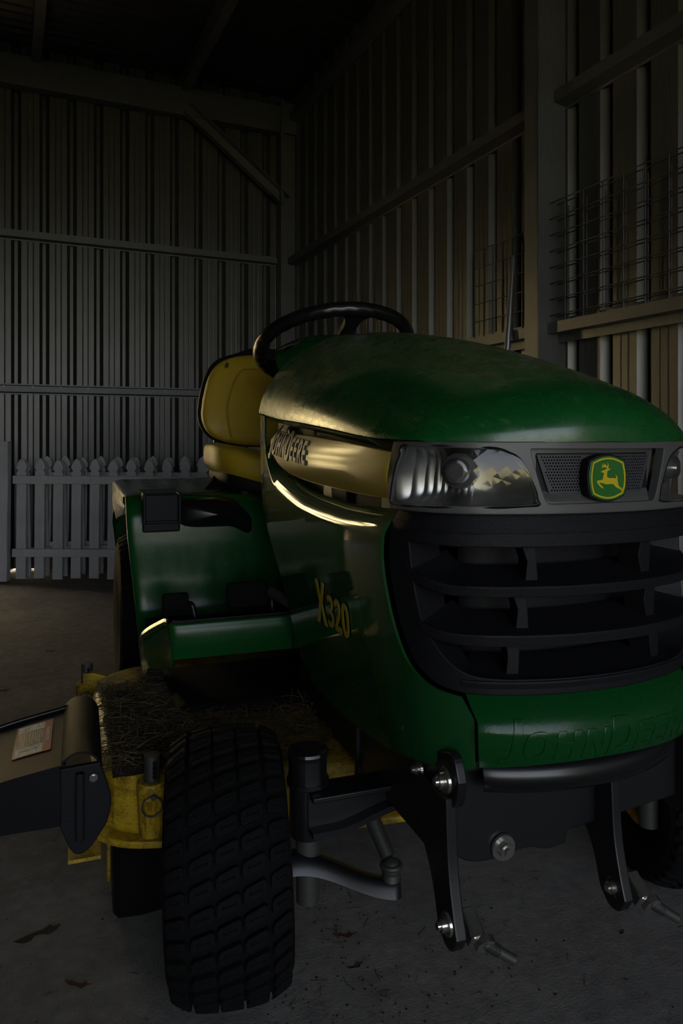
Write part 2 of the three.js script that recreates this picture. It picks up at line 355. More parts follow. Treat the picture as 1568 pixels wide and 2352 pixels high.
M.letter = std({ color: rgb(0.05, 0.05, 0.052), roughness: 0.4 });
M.decalYellow = std({ color: rgb(0.62, 0.43, 0.02), roughness: 0.35 });
M.decalBlack = std({ color: rgb(0.008, 0.008, 0.008), roughness: 0.35 });
M.badgeGreen = phys({ color: rgb(0.012, 0.16, 0.012), roughness: 0.3, clearcoat: 0.8, clearcoatRoughness: 0.1 });
M.badgeYellow = phys({ color: rgb(0.75, 0.55, 0.01), roughness: 0.3, clearcoat: 0.8, clearcoatRoughness: 0.1 });
const texGrime = texture(1024, (u, v) => {                       // caked dirt and rubbed-off patches on the mower deck, deepened to bring the bright yellow down
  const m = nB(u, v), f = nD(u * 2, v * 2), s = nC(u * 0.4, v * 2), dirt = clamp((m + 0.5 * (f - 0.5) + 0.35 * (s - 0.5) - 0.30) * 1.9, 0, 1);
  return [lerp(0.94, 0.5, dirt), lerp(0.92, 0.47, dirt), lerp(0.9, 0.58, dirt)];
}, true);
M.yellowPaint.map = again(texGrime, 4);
const font = await new FontLoader().loadAsync('fonts/droid/droid_sans_bold.typeface.json');
// ---------------------------------------------------------------- the tractor. Own axes: z forward, y up, x to its left; origin under the front axle
const tractor = group('lawn_tractor');
tractor.position.set(0.237, 0, -1.10);
tractor.rotation.y = THREE.MathUtils.degToRad(19.5);
tag(tractor, 'green and yellow lawn tractor with black grille parked in the shed', 'lawn tractor');

// outline of the bonnet in plan, from the middle of the nose round the corner to the rear, as distance t along it
const PLAN = [[0, 0.235], [0.06, 0.231], [0.12, 0.217], [0.165, 0.197], [0.195, 0.170], [0.214, 0.135], [0.223, 0.09], [0.226, 0.03], [0.227, -0.1], [0.227, -0.25], [0.225, -0.4], [0.222, -0.62]];
const planDense = (() => {
  const c = new THREE.SplineCurve([[-0.06, 0.231], ...PLAN].map((p) => V2(...p))), n = PLAN.length, out = [];
  for (let i = 0; i <= 600; i++) out.push(c.getPoint((1 + (n - 1) * i / 600) / n));
  let t = 0; return out.map((p, i) => { if (i) t += p.distanceTo(out[i - 1]); return [t, p.x, p.y]; });
})();
function planAt(t) {
  const a = Math.abs(t); let lo = 0, hi = planDense.length - 1;
  while (hi - lo > 1) { const m = (lo + hi) >> 1; if (planDense[m][0] > a) hi = m; else lo = m; }
  const f = (a - planDense[lo][0]) / (planDense[hi][0] - planDense[lo][0]), A = planDense[lo], B = planDense[hi];
  return [lerp(A[1], B[1], f) * (t < 0 ? -1 : 1), lerp(A[2], B[2], f)];
}
const taper = (y) => 1 - 0.10 * Math.pow(clamp((0.66 - y) / 0.3, 0, 1), 1.6);
// s runs to the viewer's right round the nose (negative: the tractor's own right flank), off is outward
function bodyAt(s, y, off = 0) {
  const [x, z] = planAt(s), [xa, za] = planAt(s - 2e-3), [xb, zb] = planAt(s + 2e-3), l = Math.hypot(xb - xa, zb - za), k = taper(y);
  return V((x - (zb - za) / l * off) * k, y, z + (xb - xa) / l * off);
}
// a flat piece (x = s, y = height, z = outward) is cut finely and laid round the bonnet
function bend(geo, map, edge = 0.014, iter = 8) {
  const g = norm(new TessellateModifier(edge, iter).modify(norm(geo))), p = g.attributes.position, n = g.attributes.normal, e = 4e-4, m = new THREE.Matrix3(), v = V(), d = V();
  for (let i = 0; i < p.count; i++) {
    const x = p.getX(i), y = p.getY(i), z = p.getZ(i), o = map(x, y, z);
    const a = map(x + e, y, z).sub(map(x - e, y, z)), b = map(x, y + e, z).sub(map(x, y - e, z)), c = map(x, y, z + e).sub(map(x, y, z - e));
    m.set(a.x, b.x, c.x, a.y, b.y, c.y, a.z, b.z, c.z).multiplyScalar(0.5 / e);
    const flip = Math.sign(m.determinant()) || 1;
    d.set(n.getX(i), n.getY(i), n.getZ(i)).applyMatrix3(m.invert().transpose()).normalize().multiplyScalar(flip);
    p.setXYZ(i, o.x, o.y, o.z); n.setXYZ(i, d.x, d.y, d.z);
  }
  return g;
}
function mirrorX(geo) {                                          // the same piece for the tractor's other side
  const g = geo.clone(), p = g.attributes.position, n = g.attributes.normal, uv = g.attributes.uv;
  for (let i = 0; i < p.count; i++) { p.setX(i, -p.getX(i)); n.setX(i, -n.getX(i)); }
  for (const a of [p, n, uv]) for (let i = 0; i < a.count; i += 3) for (let k = 0; k < a.itemSize; k++) { const q = a.array[(i + 1) * a.itemSize + k]; a.array[(i + 1) * a.itemSize + k] = a.array[(i + 2) * a.itemSize + k]; a.array[(i + 2) * a.itemSize + k] = q; }
  return g;
}
const bothSides = (name, geo, mat, parent) => [mesh(name, geo, mat, parent), mesh(name, mirrorX(geo), mat, parent)];
// outline from runs of points, each run smooth, corners between runs
function outline(...runs) {
  const pts = [];
  for (const r of runs) { const c = r.length > 2 ? new THREE.SplineCurve(r.map((p) => V2(...p))).getPoints(r.length * 5) : r.map((p) => V2(...p)); for (const q of c) if (!pts.length || pts[pts.length - 1].distanceTo(q) > 1e-5) pts.push(q); }
  if (pts[0].distanceTo(pts[pts.length - 1]) < 1e-5) pts.pop();
  if (THREE.ShapeUtils.isClockWise(pts)) pts.reverse();
  return pts;
}
const neg = (pts) => pts.map(([t, y]) => [-t, y]);

// ---- upper bonnet: rows from the rear to the nose
const hoodRow = track([ // q, z at middle, half width, edge height, crown height, how far the row bows back at its ends
  [0.00, -0.610, 0.226, 0.829, 1.004, 0.000],
  [0.20, -0.43, 0.229, 0.813, 0.985, 0.004],
  [0.40, -0.25, 0.230, 0.802, 0.957, 0.012],
  [0.58, -0.08, 0.230, 0.791, 0.922, 0.028],
  [0.74, 0.075, 0.229, 0.781, 0.882, 0.055],
  [0.84, 0.155, 0.227, 0.777, 0.857, 0.072],
  [0.91, 0.205, 0.222, 0.7755, 0.836, 0.083],
  [0.955, 0.232, 0.214, 0.7745, 0.813, 0.085],
  [0.985, 0.2415, 0.205, 0.774, 0.786, 0.083],
  [1.00, 0.241, 0.2, 0.772, 0.773, 0.081],
]);
function hoodAt(u, v) {                                          // u across, from the tractor's right edge over the crown to the left; v forward
  const [z0, w, yb, yt, bow] = hoodRow(v), side = u < 0.5 ? -1 : 1, k = 1 - Math.abs(2 * u - 1), b = 1 - k;
  const P = [[w, yb], [w * 0.965, yb + 0.45 * (yt - yb)], [w * 0.55, yt - 0.002], [0, yt]];
  const c = [b * b * b, 3 * b * b * k, 3 * b * k * k, k * k * k], x = c.reduce((a, q, i) => a + q * P[i][0], 0);
  let y = c.reduce((a, q, i) => a + q * P[i][1], 0);
  const ridge = (1 - sstep(Math.abs(x), 0.062, 0.088)) * (1 - sstep(v, 0.45, 0.9)); y += 0.006 * ridge;   // raised middle of the bonnet
  return V(side * x, y, z0 - bow * (x / 0.2) * (x / 0.2));
}
const hoodDustGlow = texture(1024, (u, v) => {                       // settled dust: a ragged-edged, speckled film over the crown, wiped thin in strokes; paled and spread rearward to paint in warm light
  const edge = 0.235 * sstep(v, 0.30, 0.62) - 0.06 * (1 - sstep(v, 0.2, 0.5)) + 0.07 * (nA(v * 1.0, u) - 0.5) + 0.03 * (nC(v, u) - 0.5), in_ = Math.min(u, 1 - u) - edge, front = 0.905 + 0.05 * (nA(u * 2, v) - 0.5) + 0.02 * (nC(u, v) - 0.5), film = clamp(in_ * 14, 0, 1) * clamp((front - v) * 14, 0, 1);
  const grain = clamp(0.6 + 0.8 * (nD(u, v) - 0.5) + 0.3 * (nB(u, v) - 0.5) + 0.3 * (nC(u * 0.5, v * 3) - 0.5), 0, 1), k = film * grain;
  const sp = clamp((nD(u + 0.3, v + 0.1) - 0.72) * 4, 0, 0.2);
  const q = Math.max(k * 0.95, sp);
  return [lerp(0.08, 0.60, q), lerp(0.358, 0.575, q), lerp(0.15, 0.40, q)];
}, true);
hoodDustGlow.wrapS = hoodDustGlow.wrapT = THREE.ClampToEdgeWrapping;
M.hood = phys({ color: rgb(1, 1, 1), map: hoodDustGlow, roughness: 0.8, roughnessMap: again(texScratch, 2), clearcoat: 0.5, clearcoatRoughness: 0.18, bumpMap: again(texGrain, 6), bumpScale: 0.00003 });
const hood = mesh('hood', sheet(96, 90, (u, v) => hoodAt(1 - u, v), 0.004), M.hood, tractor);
hood.userData.label = 'green bonnet with a film of brown dust on top, paled to suggest warm light';
// rolled lip under the flank edge of the bonnet
function hoodLip(u, v) { const a = hoodAt(0, v * 0.8), y = a.y; return V(a.x + u * 0.022 * 1, y - 0.001 - 0.012 * Math.sin(u * 1.2), a.z); }
bothSides('hood_lip', sheet(6, 60, (u, v) => hoodLip(1 - u, v), 0.002), M.green, tractor);

// ---- flank panels with the model number
const panelTop = [[0.935, 0.752], [0.908, 0.7262], [0.833, 0.7073], [0.74, 0.692], [0.646, 0.6825], [0.505, 0.678], [0.4, 0.680], [0.293, 0.6847]];
const panelTopY = track(panelTop.slice().reverse().map(([t, y]) => [t, y]));
const leanWide = (t) => 0.034 * sstep(0.95 - t, 0, 0.1) + 0.0005, panelLow = Array.from({ length: 25 }, (_, i) => { const t = lerp(0.935, 0.302, i / 24); return [t, panelTopY(t)[0] - leanWide(t)]; });
const flankShape = new THREE.Shape(outline(
  neg([[1.004, 0.826], [0.945, 0.826]]), neg([[0.945, 0.826], [0.943, 0.79], [0.935, 0.752]]), neg(panelLow), neg([panelLow[panelLow.length - 1], [0.302, 0.648]]),
  neg([[0.302, 0.648], [0.304, 0.6124], [0.288, 0.5542], [0.262, 0.5058], [0.228, 0.4816], [0.185, 0.4735]]),
  neg([[0.185, 0.4735], [0.1715, 0.448]]), neg([[0.1715, 0.448], [0.174, 0.392]]),
  neg([[0.174, 0.392], [0.192, 0.3853], [0.267, 0.377], [0.4, 0.354], [0.572, 0.345], [0.66, 0.347], [0.71, 0.3611], [0.764, 0.411], [0.816, 0.487], [0.919, 0.5812], [0.985, 0.66], [1.004, 0.74], [1.004, 0.826]])));
function flankMap(s, y, d) { return bodyAt(s, y, d - 0.005 * Math.pow(clamp((-s - 0.9) / 0.1, 0, 1), 2)); }
const flankGeo = join(bend(extrude(flankShape, 0.004), flankMap, 0.013, 9),
  sheet(110, 6, (u, v) => { const t = lerp(0.935, lerp(0.302, 0.293, v), u), k = lerp(0, 1, v), y = panelTopY(clamp(t, 0.293, 0.935))[0] - leanWide(t) * (1 - k), amt = 0.024 * (1 - Math.cos(k * 1.2)) / 0.64; return bodyAt(-t, y, 0.004 - amt * sstep(0.96 - t, 0, 0.12)); }, 0.004));
const flanks = bothSides('side_panel', flankGeo, M.greenSide, tractor);
// text laid on the body: fitted between s0 and s1 (height given), leaning with slope
function fitText(str, size, depth, bevel = 0) {
  const g = new TextGeometry(str, { font, size, depth, curveSegments: 5, bevelEnabled: bevel > 0, bevelSize: bevel, bevelThickness: 0.0002, bevelSegments: 1 });
  g.computeBoundingBox(); return g;
}
function layText(pieces, s0, s1, y0, slope, map, depth, bevel = 0, slant = 0) { // pieces [string, cap height, drop]
  const parts = []; let x = 0;
  for (const [str, h, drop = 0] of pieces) { const g = fitText(str, h / 0.72, depth, bevel); g.translate(x - g.boundingBox.min.x, drop, 0); x += g.boundingBox.max.x - g.boundingBox.min.x + h * 0.12; parts.push(norm(g)); }
  const all = join(parts), k = (s1 - s0) / (x - 0.001), p = all.attributes.position;
  for (let i = 0; i < p.count; i++) { const y = p.getY(i), X = (p.getX(i) + slant * y) * k; p.setX(i, s0 + X); p.setY(i, y0 + y + slope * X); }
  all.computeVertexNormals();
  return bend(all, map, 0.02, 4);
}
const number = [['X', 0.050, -0.004], ['3', 0.036], ['2', 0.036], ['0', 0.036]];
for (const side of [0, 1]) {
  const place = (geo) => side ? geo : geo;
  const ss = side ? [0.425, 0.585] : [-0.588, -0.428], sl = side ? -0.03 : 0.03, map = (s, y, d) => side ? flankMap(-s, y, d).multiply(V(-1, 1, 1)) : flankMap(s, y, d);
  mesh('number_outline', place(layText(number, ss[0], ss[1], 0.479, sl, (s, y, d) => map(s, y, d + 0.0053), 0.0004, 0.0022)), M.decalBlack, flanks[side]);
  mesh('model_number', place(layText(number, ss[0], ss[1], 0.479, sl, (s, y, d) => map(s, y, d + 0.0059), 0.0004)), M.decalYellow, flanks[side]).userData.label = 'yellow model number decal';
}
// ---- yellow side trim with the maker's name in raised letters
const trimShape = new THREE.Shape(outline(
  neg([[0.916, 0.789], [0.8, 0.783], [0.646, 0.7777], [0.427, 0.7674], [0.283, 0.7582]]), neg([[0.283, 0.7582], [0.294, 0.73], [0.30, 0.7003]]),
  neg([[0.30, 0.7003], [0.427, 0.6984], [0.595, 0.7006], [0.70, 0.705], [0.765, 0.7106], [0.833, 0.727], [0.89, 0.7534], [0.921, 0.775], [0.916, 0.789]])));
const trimMap = (s, y, d) => bodyAt(s, y, d - 0.016 + 0.013 * (1 - Math.pow((y - 0.737) / 0.045, 2)));
const trims = bothSides('side_trim', bend(extrude(trimShape, 0.005, 0.0012), trimMap, 0.013, 9), M.yellowTrim, tractor);
const nameText = [['J', 0.038, 0.004], ['OHN', 0.030], ['D', 0.040, -0.004], ['EERE', 0.030]];
for (const side of [0, 1]) {
  const ss = side ? [0.62, 0.905] : [-0.90, -0.625], sl = side ? 0.058 : -0.058, y0 = side ? 0.728 : 0.745;
  mesh('lettering', layText(nameText, ss[0], ss[1], y0, sl, (s, y, d) => trimMap(s, y, d + 0.0058), 0.0035, 0.0006), M.letter, trims[side]).userData.label = 'raised dark maker name lettering';
}
// black liner behind the gaps, brackets and a wire clip
const linerShape = new THREE.Shape(outline(neg([[0.98, 0.845], [0.28, 0.79]]), neg([[0.28, 0.79], [0.285, 0.62]]), neg([[0.285, 0.62], [0.90, 0.62]]), neg([[0.90, 0.62], [0.98, 0.70]]), neg([[0.98, 0.70], [0.98, 0.845]])));
const liner = bothSides('engine_liner', bend(extrude(linerShape, 0.003), (s, y, d) => bodyAt(s, y, d - 0.045), 0.03), M.void, tractor);
const bracket = (t, y0, y1, w) => bend(box(w, y1 - y0, 0.002, -t, (y0 + y1) / 2, 0), (s, y, d) => bodyAt(s, y, d - 0.022), 0.02);
for (const g of [bracket(0.585, 0.676, 0.70, 0.04), bracket(0.335, 0.682, 0.702, 0.04), bracket(0.291, 0.744, 0.775, 0.024)]) bothSides('trim_bracket', g, M.bezel, tractor);
mesh('wire_clip', tube([bodyAt(-0.80, 0.782, -0.012), bodyAt(-0.80, 0.793, -0.012), bodyAt(-0.785, 0.801, -0.02), bodyAt(-0.765, 0.801, -0.035)], 0.0035, 24, 8), M.reflector, tractor);

// ---- cowl, dashboard, steering column and wheel
function cowlAt(u, v) {
  const a = hoodAt(lerp(0.2, 0.8, u), 0), k = v; return V(a.x * lerp(1, 0.84, k * k), lerp(a.y - 0.004, 1.012 - 0.55 * Math.max(0, Math.abs(a.x) - 0.1), k * (2 - k)), a.z - 0.13 * k);
}
mesh('dash_cowl', sheet(40, 10, (u, v) => cowlAt(u, 1 - v), 0.004), M.green, tractor);
const dash = mesh('dashboard', boxUV(new RoundedBoxGeometry(0.24, 0.14, 0.18, 5, 0.05).rotateX(0.35).translate(0, 0.935, -0.78)), M.black, tractor);
mesh('dash_visor', sheet(24, 8, (u, v) => { const x = lerp(-0.15, 0.15, u), e = 1 - Math.pow(Math.abs(x) / 0.15, 2.4); return V(x, 0.985 + 0.045 * e * Math.sin(lerp(0.5, 1.4, v)), -0.665 - 0.12 * v); }, 0.004), M.black, tractor);
mesh('column_tower', boxUV(new RoundedBoxGeometry(0.30, 0.62, 0.12, 4, 0.03).translate(0, 0.62, -0.70)), M.black, tractor);
{
  const tilt = 0.38, c = V(0.003, 0.998, -0.775), sw = group('steering_wheel', tractor); sw.position.copy(c); sw.rotation.x = -tilt;
  const R = 0.185, rim = [];
  // rim: an oval section with finger bumps underneath
  const rimGeo = sheet(120, 18, (u, v) => { const a = u * 2 * Math.PI, b = v * 2 * Math.PI, bump = 0.0012 * Math.max(0, -Math.sin(b) - 0.2) * Math.sin(a * 34), r = 0.0165 + bump; return V(Math.cos(a) * (R + Math.cos(b) * r), Math.sin(b) * r * 1.0, -Math.sin(a) * (R + Math.cos(b) * r)); }, 0);
  mesh('rim', rimGeo, M.blackGloss, sw);
  const spoke = (ang, w) => { const pts = [[0.02, -w * 1.3], [0.10, -w * 0.62], [0.15, -w * 0.8], [0.187, -w * 1.9], [0.187, w * 1.9], [0.15, w * 0.8], [0.10, w * 0.62], [0.02, w * 1.3]]; const g = extrude(new THREE.Shape(outline(pts, [pts[7], pts[0]])), 0.012, 0.004); g.rotateX(-Math.PI / 2); const p = g.attributes.position; for (let i = 0; i < p.count; i++) p.setY(i, p.getY(i) - 0.018 + 0.012 * sstep(p.getX(i), 0.05, 0.18)); g.computeVertexNormals(); g.rotateY(ang); return g; };
  for (const a of [-Math.PI / 2, Math.PI * 0.16, Math.PI * 0.84]) mesh('spoke', spoke(a, 0.022), M.black, sw);
  mesh('hub', lathe([[0, 0.012], [0.038, 0.010], [0.05, 0.0], [0.052, -0.02], [0.034, -0.045], [0.03, -0.12], [0, -0.12]], 36), M.black, sw);
}
// ---------------------------------------------------------------- nose: headlights, badge, grille, bumper
const bodyMap = (s, y, d) => bodyAt(s, y, d);
const sh = (pts) => { const s = new THREE.Shape(pts.map((p) => p.isVector2 ? p : V2(...p))); return s; };
const lensPts = [[0.286, 0.7026], [0.280, 0.6935], [0.2, 0.6945], [0.097, 0.697], [0.089, 0.7038], [0.094, 0.722], [0.108, 0.75], [0.124, 0.761], [0.15, 0.7663], [0.253, 0.7685], [0.265, 0.757], [0.277, 0.735]];
const lensOut = (k, flip) => { const c = new THREE.SplineCurve([...lensPts, lensPts[0]].map(([t, y]) => V2(t, y))).getPoints(72); c.pop(); const pts = c.map((p) => V2((0.19 + (p.x - 0.19) * k) * (flip ? 1 : -1), 0.731 + (p.y - 0.731) * (k - (1 - k) * 1.4))); if (THREE.ShapeUtils.isClockWise(pts)) pts.reverse(); return pts; };
const recess = outline([[-0.096, 0.765], [0.096, 0.765]], [[0.096, 0.765], [0.098, 0.758], [0.082, 0.706], [0.072, 0.6985]], [[0.072, 0.6985], [-0.072, 0.6985]], [[-0.072, 0.6985], [-0.082, 0.706], [-0.098, 0.758], [-0.096, 0.765]]);
const lampUnit = group('headlight_unit', tractor);
{
  const band = sh(outline([[-0.277, 0.7715], [0.277, 0.7715]], [[0.277, 0.7715], [0.287, 0.745], [0.292, 0.71], [0.286, 0.689]], [[0.286, 0.689], [-0.286, 0.689]], [[-0.286, 0.689], [-0.292, 0.71], [-0.287, 0.745], [-0.277, 0.7715]]));
  for (const f of [0, 1]) band.holes.push(new THREE.Path(lensOut(0.985, f).reverse()));
  band.holes.push(new THREE.Path(recess.slice().reverse()));
  mesh('bezel', bend(extrude(band, 0.010, 0.0012), (s, y, d) => bodyAt(s, y, d - 0.010), 0.014), M.bezel, lampUnit);
  // recess floor, sloping towards the mesh
  mesh('recess_floor', bend(extrude(sh(recess), 0.002), (s, y, d) => bodyAt(s, y, d - 0.018 + 0.01 * (1 - sstep(y, 0.699, 0.716))), 0.012), M.bezel, lampUnit);
  const meshShape = sh([[-0.086, 0.757], [-0.070, 0.711], [0.070, 0.711], [0.086, 0.757]]);
  for (let r = 0; r < 12; r++) for (let c = -24; c <= 24; c++) { const x = (c + (r % 2) / 2) * 0.0037, y = 0.7145 + r * 0.0036; if (Math.abs(x) > 0.066 + (y - 0.711) * 0.34 || Math.abs(x) < 0.026) continue; const h = new THREE.Path(); h.absellipse(x, y, 0.00115, 0.00125, 0, 2 * Math.PI, true); h.curveSegments = 3; meshShape.holes.push(h); }
  const mg = new THREE.ExtrudeGeometry(meshShape, { depth: 0.0015, bevelEnabled: false, curveSegments: 3 });
  mesh('mesh_insert', bend(boxUV(mg), (s, y, d) => bodyAt(s, y, d - 0.0135), 0.03, 5), M.mesh, lampUnit);
  mesh('mesh_backing', bend(box(0.17, 0.05, 0.001, 0, 0.734, 0), (s, y, d) => bodyAt(s, y, d - 0.0155), 0.02), M.void, lampUnit);
  for (const f of [0, 1]) {
    const sg = f ? 1 : -1, out = curveOf([[0.280, 0.6945], [0.276, 0.73], [0.255, 0.767]]), inn = curveOf([[0.093, 0.698], [0.097, 0.725], [0.122, 0.7605]]), bot = lineOf([0.280, 0.6945], [0.093, 0.698]), top = curveOf([[0.255, 0.767], [0.18, 0.7675], [0.122, 0.7605]]);
    const dom = coons(bot, top, out, inn);
    const refl = sheet(110, 36, (u, v) => {
      const uu = f ? 1 - u : u, [t, y] = dom(uu, v), e = Math.pow(Math.abs(2 * uu - 1), 3.4), h = Math.pow(Math.abs(2 * v - 1), 4), deep = 0.042 * (1 - e) * (1 - 0.85 * h);
      const flute = uu < 0.36 ? 0.0022 * Math.abs(Math.sin(uu * 46)) : uu < 0.6 ? 0.0007 * Math.abs(Math.sin(uu * 46)) : 0;
      return bodyAt(sg * t, y, -0.004 - deep + flute * (1 - h));
    }, 0.0015);
    const lamp = mesh('reflector', refl, M.reflector, lampUnit);
    const bp = bodyAt(sg * 0.188, 0.737, -0.034), dir = bodyAt(sg * 0.188, 0.737, 0).sub(bp).normalize(), q = new THREE.Quaternion().setFromUnitVectors(V(0, 1, 0), dir);
    const put = (g) => { g.applyQuaternion(q); g.translate(bp.x, bp.y, bp.z); return norm(g); };
    mesh('bulb_shield', put(lathe([[0, 0.02], [0.009, 0.0195], [0.0135, 0.017], [0.0155, 0.011], [0.0155, -0.01], [0, -0.01]], 32)), M.bulb, lampUnit);
    mesh('bulb_holder', put(lathe([[0.0155, 0.003], [0.022, 0.002], [0.0235, -0.004], [0.0235, -0.012]], 12)), M.greySteel, lampUnit);
    mesh('lens', bend(new THREE.ShapeGeometry(sh(lensOut(1.0, f))), (s, y, d) => bodyAt(s, y, 0.0022 - 0.003 * Math.pow((y - 0.73) / 0.036, 4)), 0.012), M.lens, lampUnit).userData.label = 'clear scuffed headlight lens';
    mesh('lens_edge', tube(lensOut(0.995, f).filter((_, i) => i % 3 === 0).map((p) => bodyAt(p.x, p.y, 0.0002)), 0.0016, 160, 6, true), M.black, lampUnit);
  }
  // emblem: a shield with a leaping deer
  const bx = (u) => (u - 782) * 0.0000545, by = (v) => 0.729 - (v - 770) * 0.0000475, bc = (pts) => pts.map(([a, b]) => [bx(a), by(b)]);
  const ring = (k) => { const e = (a, b) => [bx(782 + (a - 782) * k), by(770 + (b - 770) * k)]; return outline([e(350, 330), e(560, 240), e(782, 205), e(1000, 240), e(1225, 340)], [e(1225, 340), e(1270, 560), e(1285, 770), e(1270, 1000), e(1215, 1190)], [e(1215, 1190), e(1000, 1290), e(790, 1325), e(580, 1290), e(365, 1195)], [e(365, 1195), e(310, 1000), e(292, 770), e(305, 560), e(350, 330)]); };
  const badge = group('emblem', lampUnit);
  const flat = (s, y, d) => V(s, y, 0.2345 + d);
  mesh('emblem_mount', bend(extrude(sh(ring(1.03)), 0.022, 0.001), (s, y, d) => flat(s, y, d - 0.020)), M.black, badge);
  mesh('emblem_shield', bend(extrude(sh(ring(0.975)), 0.001, 0.0004), (s, y, d) => flat(s, y, d + 0.0028)), M.badgeGreen, badge);
  const border = sh(ring(0.915)); border.holes.push(new THREE.Path(ring(0.845).reverse()));
  mesh('emblem_border', bend(extrude(border, 0.0005), (s, y, d) => flat(s, y, d + 0.0042)), M.badgeYellow, badge);
  const deer = bc([[600, 600], [660, 565], [720, 545], [745, 532], [740, 503], [690, 492], [640, 497], [580, 517], [630, 480], [605, 430], [650, 455], [622, 400], [672, 445], [692, 440], [660, 393], [712, 420], [738, 460], [765, 460], [770, 410], [745, 363], [785, 400], [795, 450], [790, 510], [785, 532], [850, 523], [815, 570], [770, 577], [755, 640], [750, 710], [770, 750], [820, 765], [920, 765], [985, 780], [1000, 760], [985, 700], [975, 672], [1015, 720], [1040, 780], [1020, 802], [1040, 860], [1055, 940], [1075, 985], [1140, 1020], [1175, 1085], [1190, 1135], [1160, 1120], [1110, 1052], [1040, 1027], [980, 987], [940, 940], [915, 915], [840, 915], [760, 920], [690, 910], [630, 887], [540, 867], [580, 920], [640, 983], [660, 1027], [600, 1000], [540, 940], [490, 870], [480, 835], [500, 825], [570, 815], [640, 800], [650, 720], [680, 640], [640, 627], [610, 612]]).map((p) => V2(...p));
  if (THREE.ShapeUtils.isClockWise(deer)) deer.reverse();
  mesh('emblem_deer', bend(extrude(sh(deer), 0.0005), (s, y, d) => flat(s, y, d + 0.0042)), M.badgeYellow, badge);
}
// black grille: frame, four bars that step back, posts between them
const grille = group('grille', tractor);
{
  const side = [[0.296, 0.664], [0.297, 0.6124], [0.281, 0.5542], [0.255, 0.5075], [0.222, 0.484], [0.18, 0.4765]], inn = [[0.255, 0.650], [0.250, 0.61], [0.238, 0.558], [0.212, 0.52], [0.178, 0.4975], [0.13, 0.4925]];
  const fr = sh(outline([[-0.296, 0.664], [0.296, 0.664]], side, [[0.18, 0.4765], [-0.18, 0.4765]], neg(side).reverse()));
  fr.holes.push(new THREE.Path(outline([[-0.255, 0.650], [0.255, 0.650]], inn, [[0.13, 0.4925], [-0.13, 0.4925]], neg(inn).reverse()).reverse()));
  mesh('grille_fascia', bend(extrude(sh(outline([[-0.282, 0.6895], [0.282, 0.6895]], [[0.282, 0.6895], [0.292, 0.675], [0.296, 0.6645]], [[0.296, 0.6645], [-0.296, 0.6645]], [[-0.296, 0.6645], [-0.292, 0.675], [-0.282, 0.6895]])), 0.02), (s, y, d) => bodyAt(s, y, d - 0.0245 - 0.009 * (y - 0.6645) / 0.025), 0.014), M.grille, grille);
  mesh('grille_frame', bend(extrude(fr, 0.05, 0.0015), (s, y, d) => bodyAt(s, y, d - 0.0555), 0.014), M.grille, grille);
  const bar = (yt, yb, half, rise = 0.013, deep = 0.07) => {
    const g = new THREE.ExtrudeGeometry(sh([[0.001, yt - 0.001], [0.0018, yt - 0.003], [0, yb + 0.001], [-0.003, yb], [-0.012, yb + 0.003], [-deep, yb + 0.014], [-deep, yt + rise], [-0.002, yt]].reverse()), { depth: 2 * half, bevelEnabled: false });
    g.rotateY(-Math.PI / 2); const p = g.attributes.position;           // shape x -> +z (outward), extrusion -> -x
    g.translate(half, 0, 0);
    return bend(boxUV(g), (s, y, d) => bodyAt(s, y + 0.05 * Math.pow(Math.max(0, Math.abs(s) - 0.19) / 0.07, 2) * 0.35, d - 0.003), 0.016);
  };
  for (const [yt, yb, half] of [[0.604, 0.590, 0.258], [0.547, 0.532, 0.240], [0.4925, 0.482, 0.185]]) mesh('grille_bar', bar(yt, yb, half), M.grille, grille);
  const post = (s0, y0, s1, y1, lean) => { const g = extrude(sh([[s1 - 0.008, y1], [s1 + 0.009, y1], [s0 + 0.009, y0], [s0 - 0.006, y0], [s0 - 0.008 - lean, y0 + 0.022]].reverse()), 0.03, 0.001); return bend(g, (s, y, d) => bodyAt(s, y, d - 0.052), 0.02); };
  for (const m of [-1, 1]) for (const [a, b, c, d, e] of [[0.0905, 0.607, 0.094, 0.652, 0.005], [0.104, 0.550, 0.106, 0.594, 0.005], [0.119, 0.494, 0.116, 0.536, 0.005]]) mesh('grille_post', post(m * a, b, m * c, d, m * e), M.grille, grille);
  mesh('radiator_screen', bend(box(0.5, 0.2, 0.002, 0, 0.58, 0), (s, y, d) => bodyAt(s * 0.95, y, d - 0.085), 0.03), M.void, grille);
}
// bumper with the name in relief
const bumperMap = (s, y, d) => bodyAt(s, y, d + (y > 0.436 ? 0.011 - 0.024 * Math.pow((y - 0.436) / 0.038, 1.5) : 0.011 - 0.013 * Math.pow((0.436 - y) / 0.045, 2)));
const bumper = mesh('bumper', bend(extrude(sh(outline([[-0.1805, 0.4735], [0.1805, 0.4735]], [[0.1805, 0.4735], [0.167, 0.448]], [[0.167, 0.448], [0.1695, 0.391]], [[0.1695, 0.391], [0.1, 0.398], [0, 0.402], [-0.1, 0.398], [-0.1695, 0.391]], [[-0.1695, 0.391], [-0.167, 0.448]], [[-0.167, 0.448], [-0.1805, 0.4735]])), 0.003, 0.0015), bumperMap, 0.011, 10), M.green, tractor);
mesh('relief_lettering', layText([['J', 0.030, 0.006], ['OHN', 0.0245], ['D', 0.032, -0.001], ['EERE', 0.0245]], -0.147, 0.147, 0.405, 0, (s, y, d) => bumperMap(s, y, d + 0.0043), 0.0012, 0.0008, 0.18), M.green, bumper);
mesh('bumper_core', bend(box(0.34, 0.07, 0.02, 0, 0.435, 0), (s, y, d) => bodyAt(s, y, d - 0.03), 0.03), M.void, tractor);

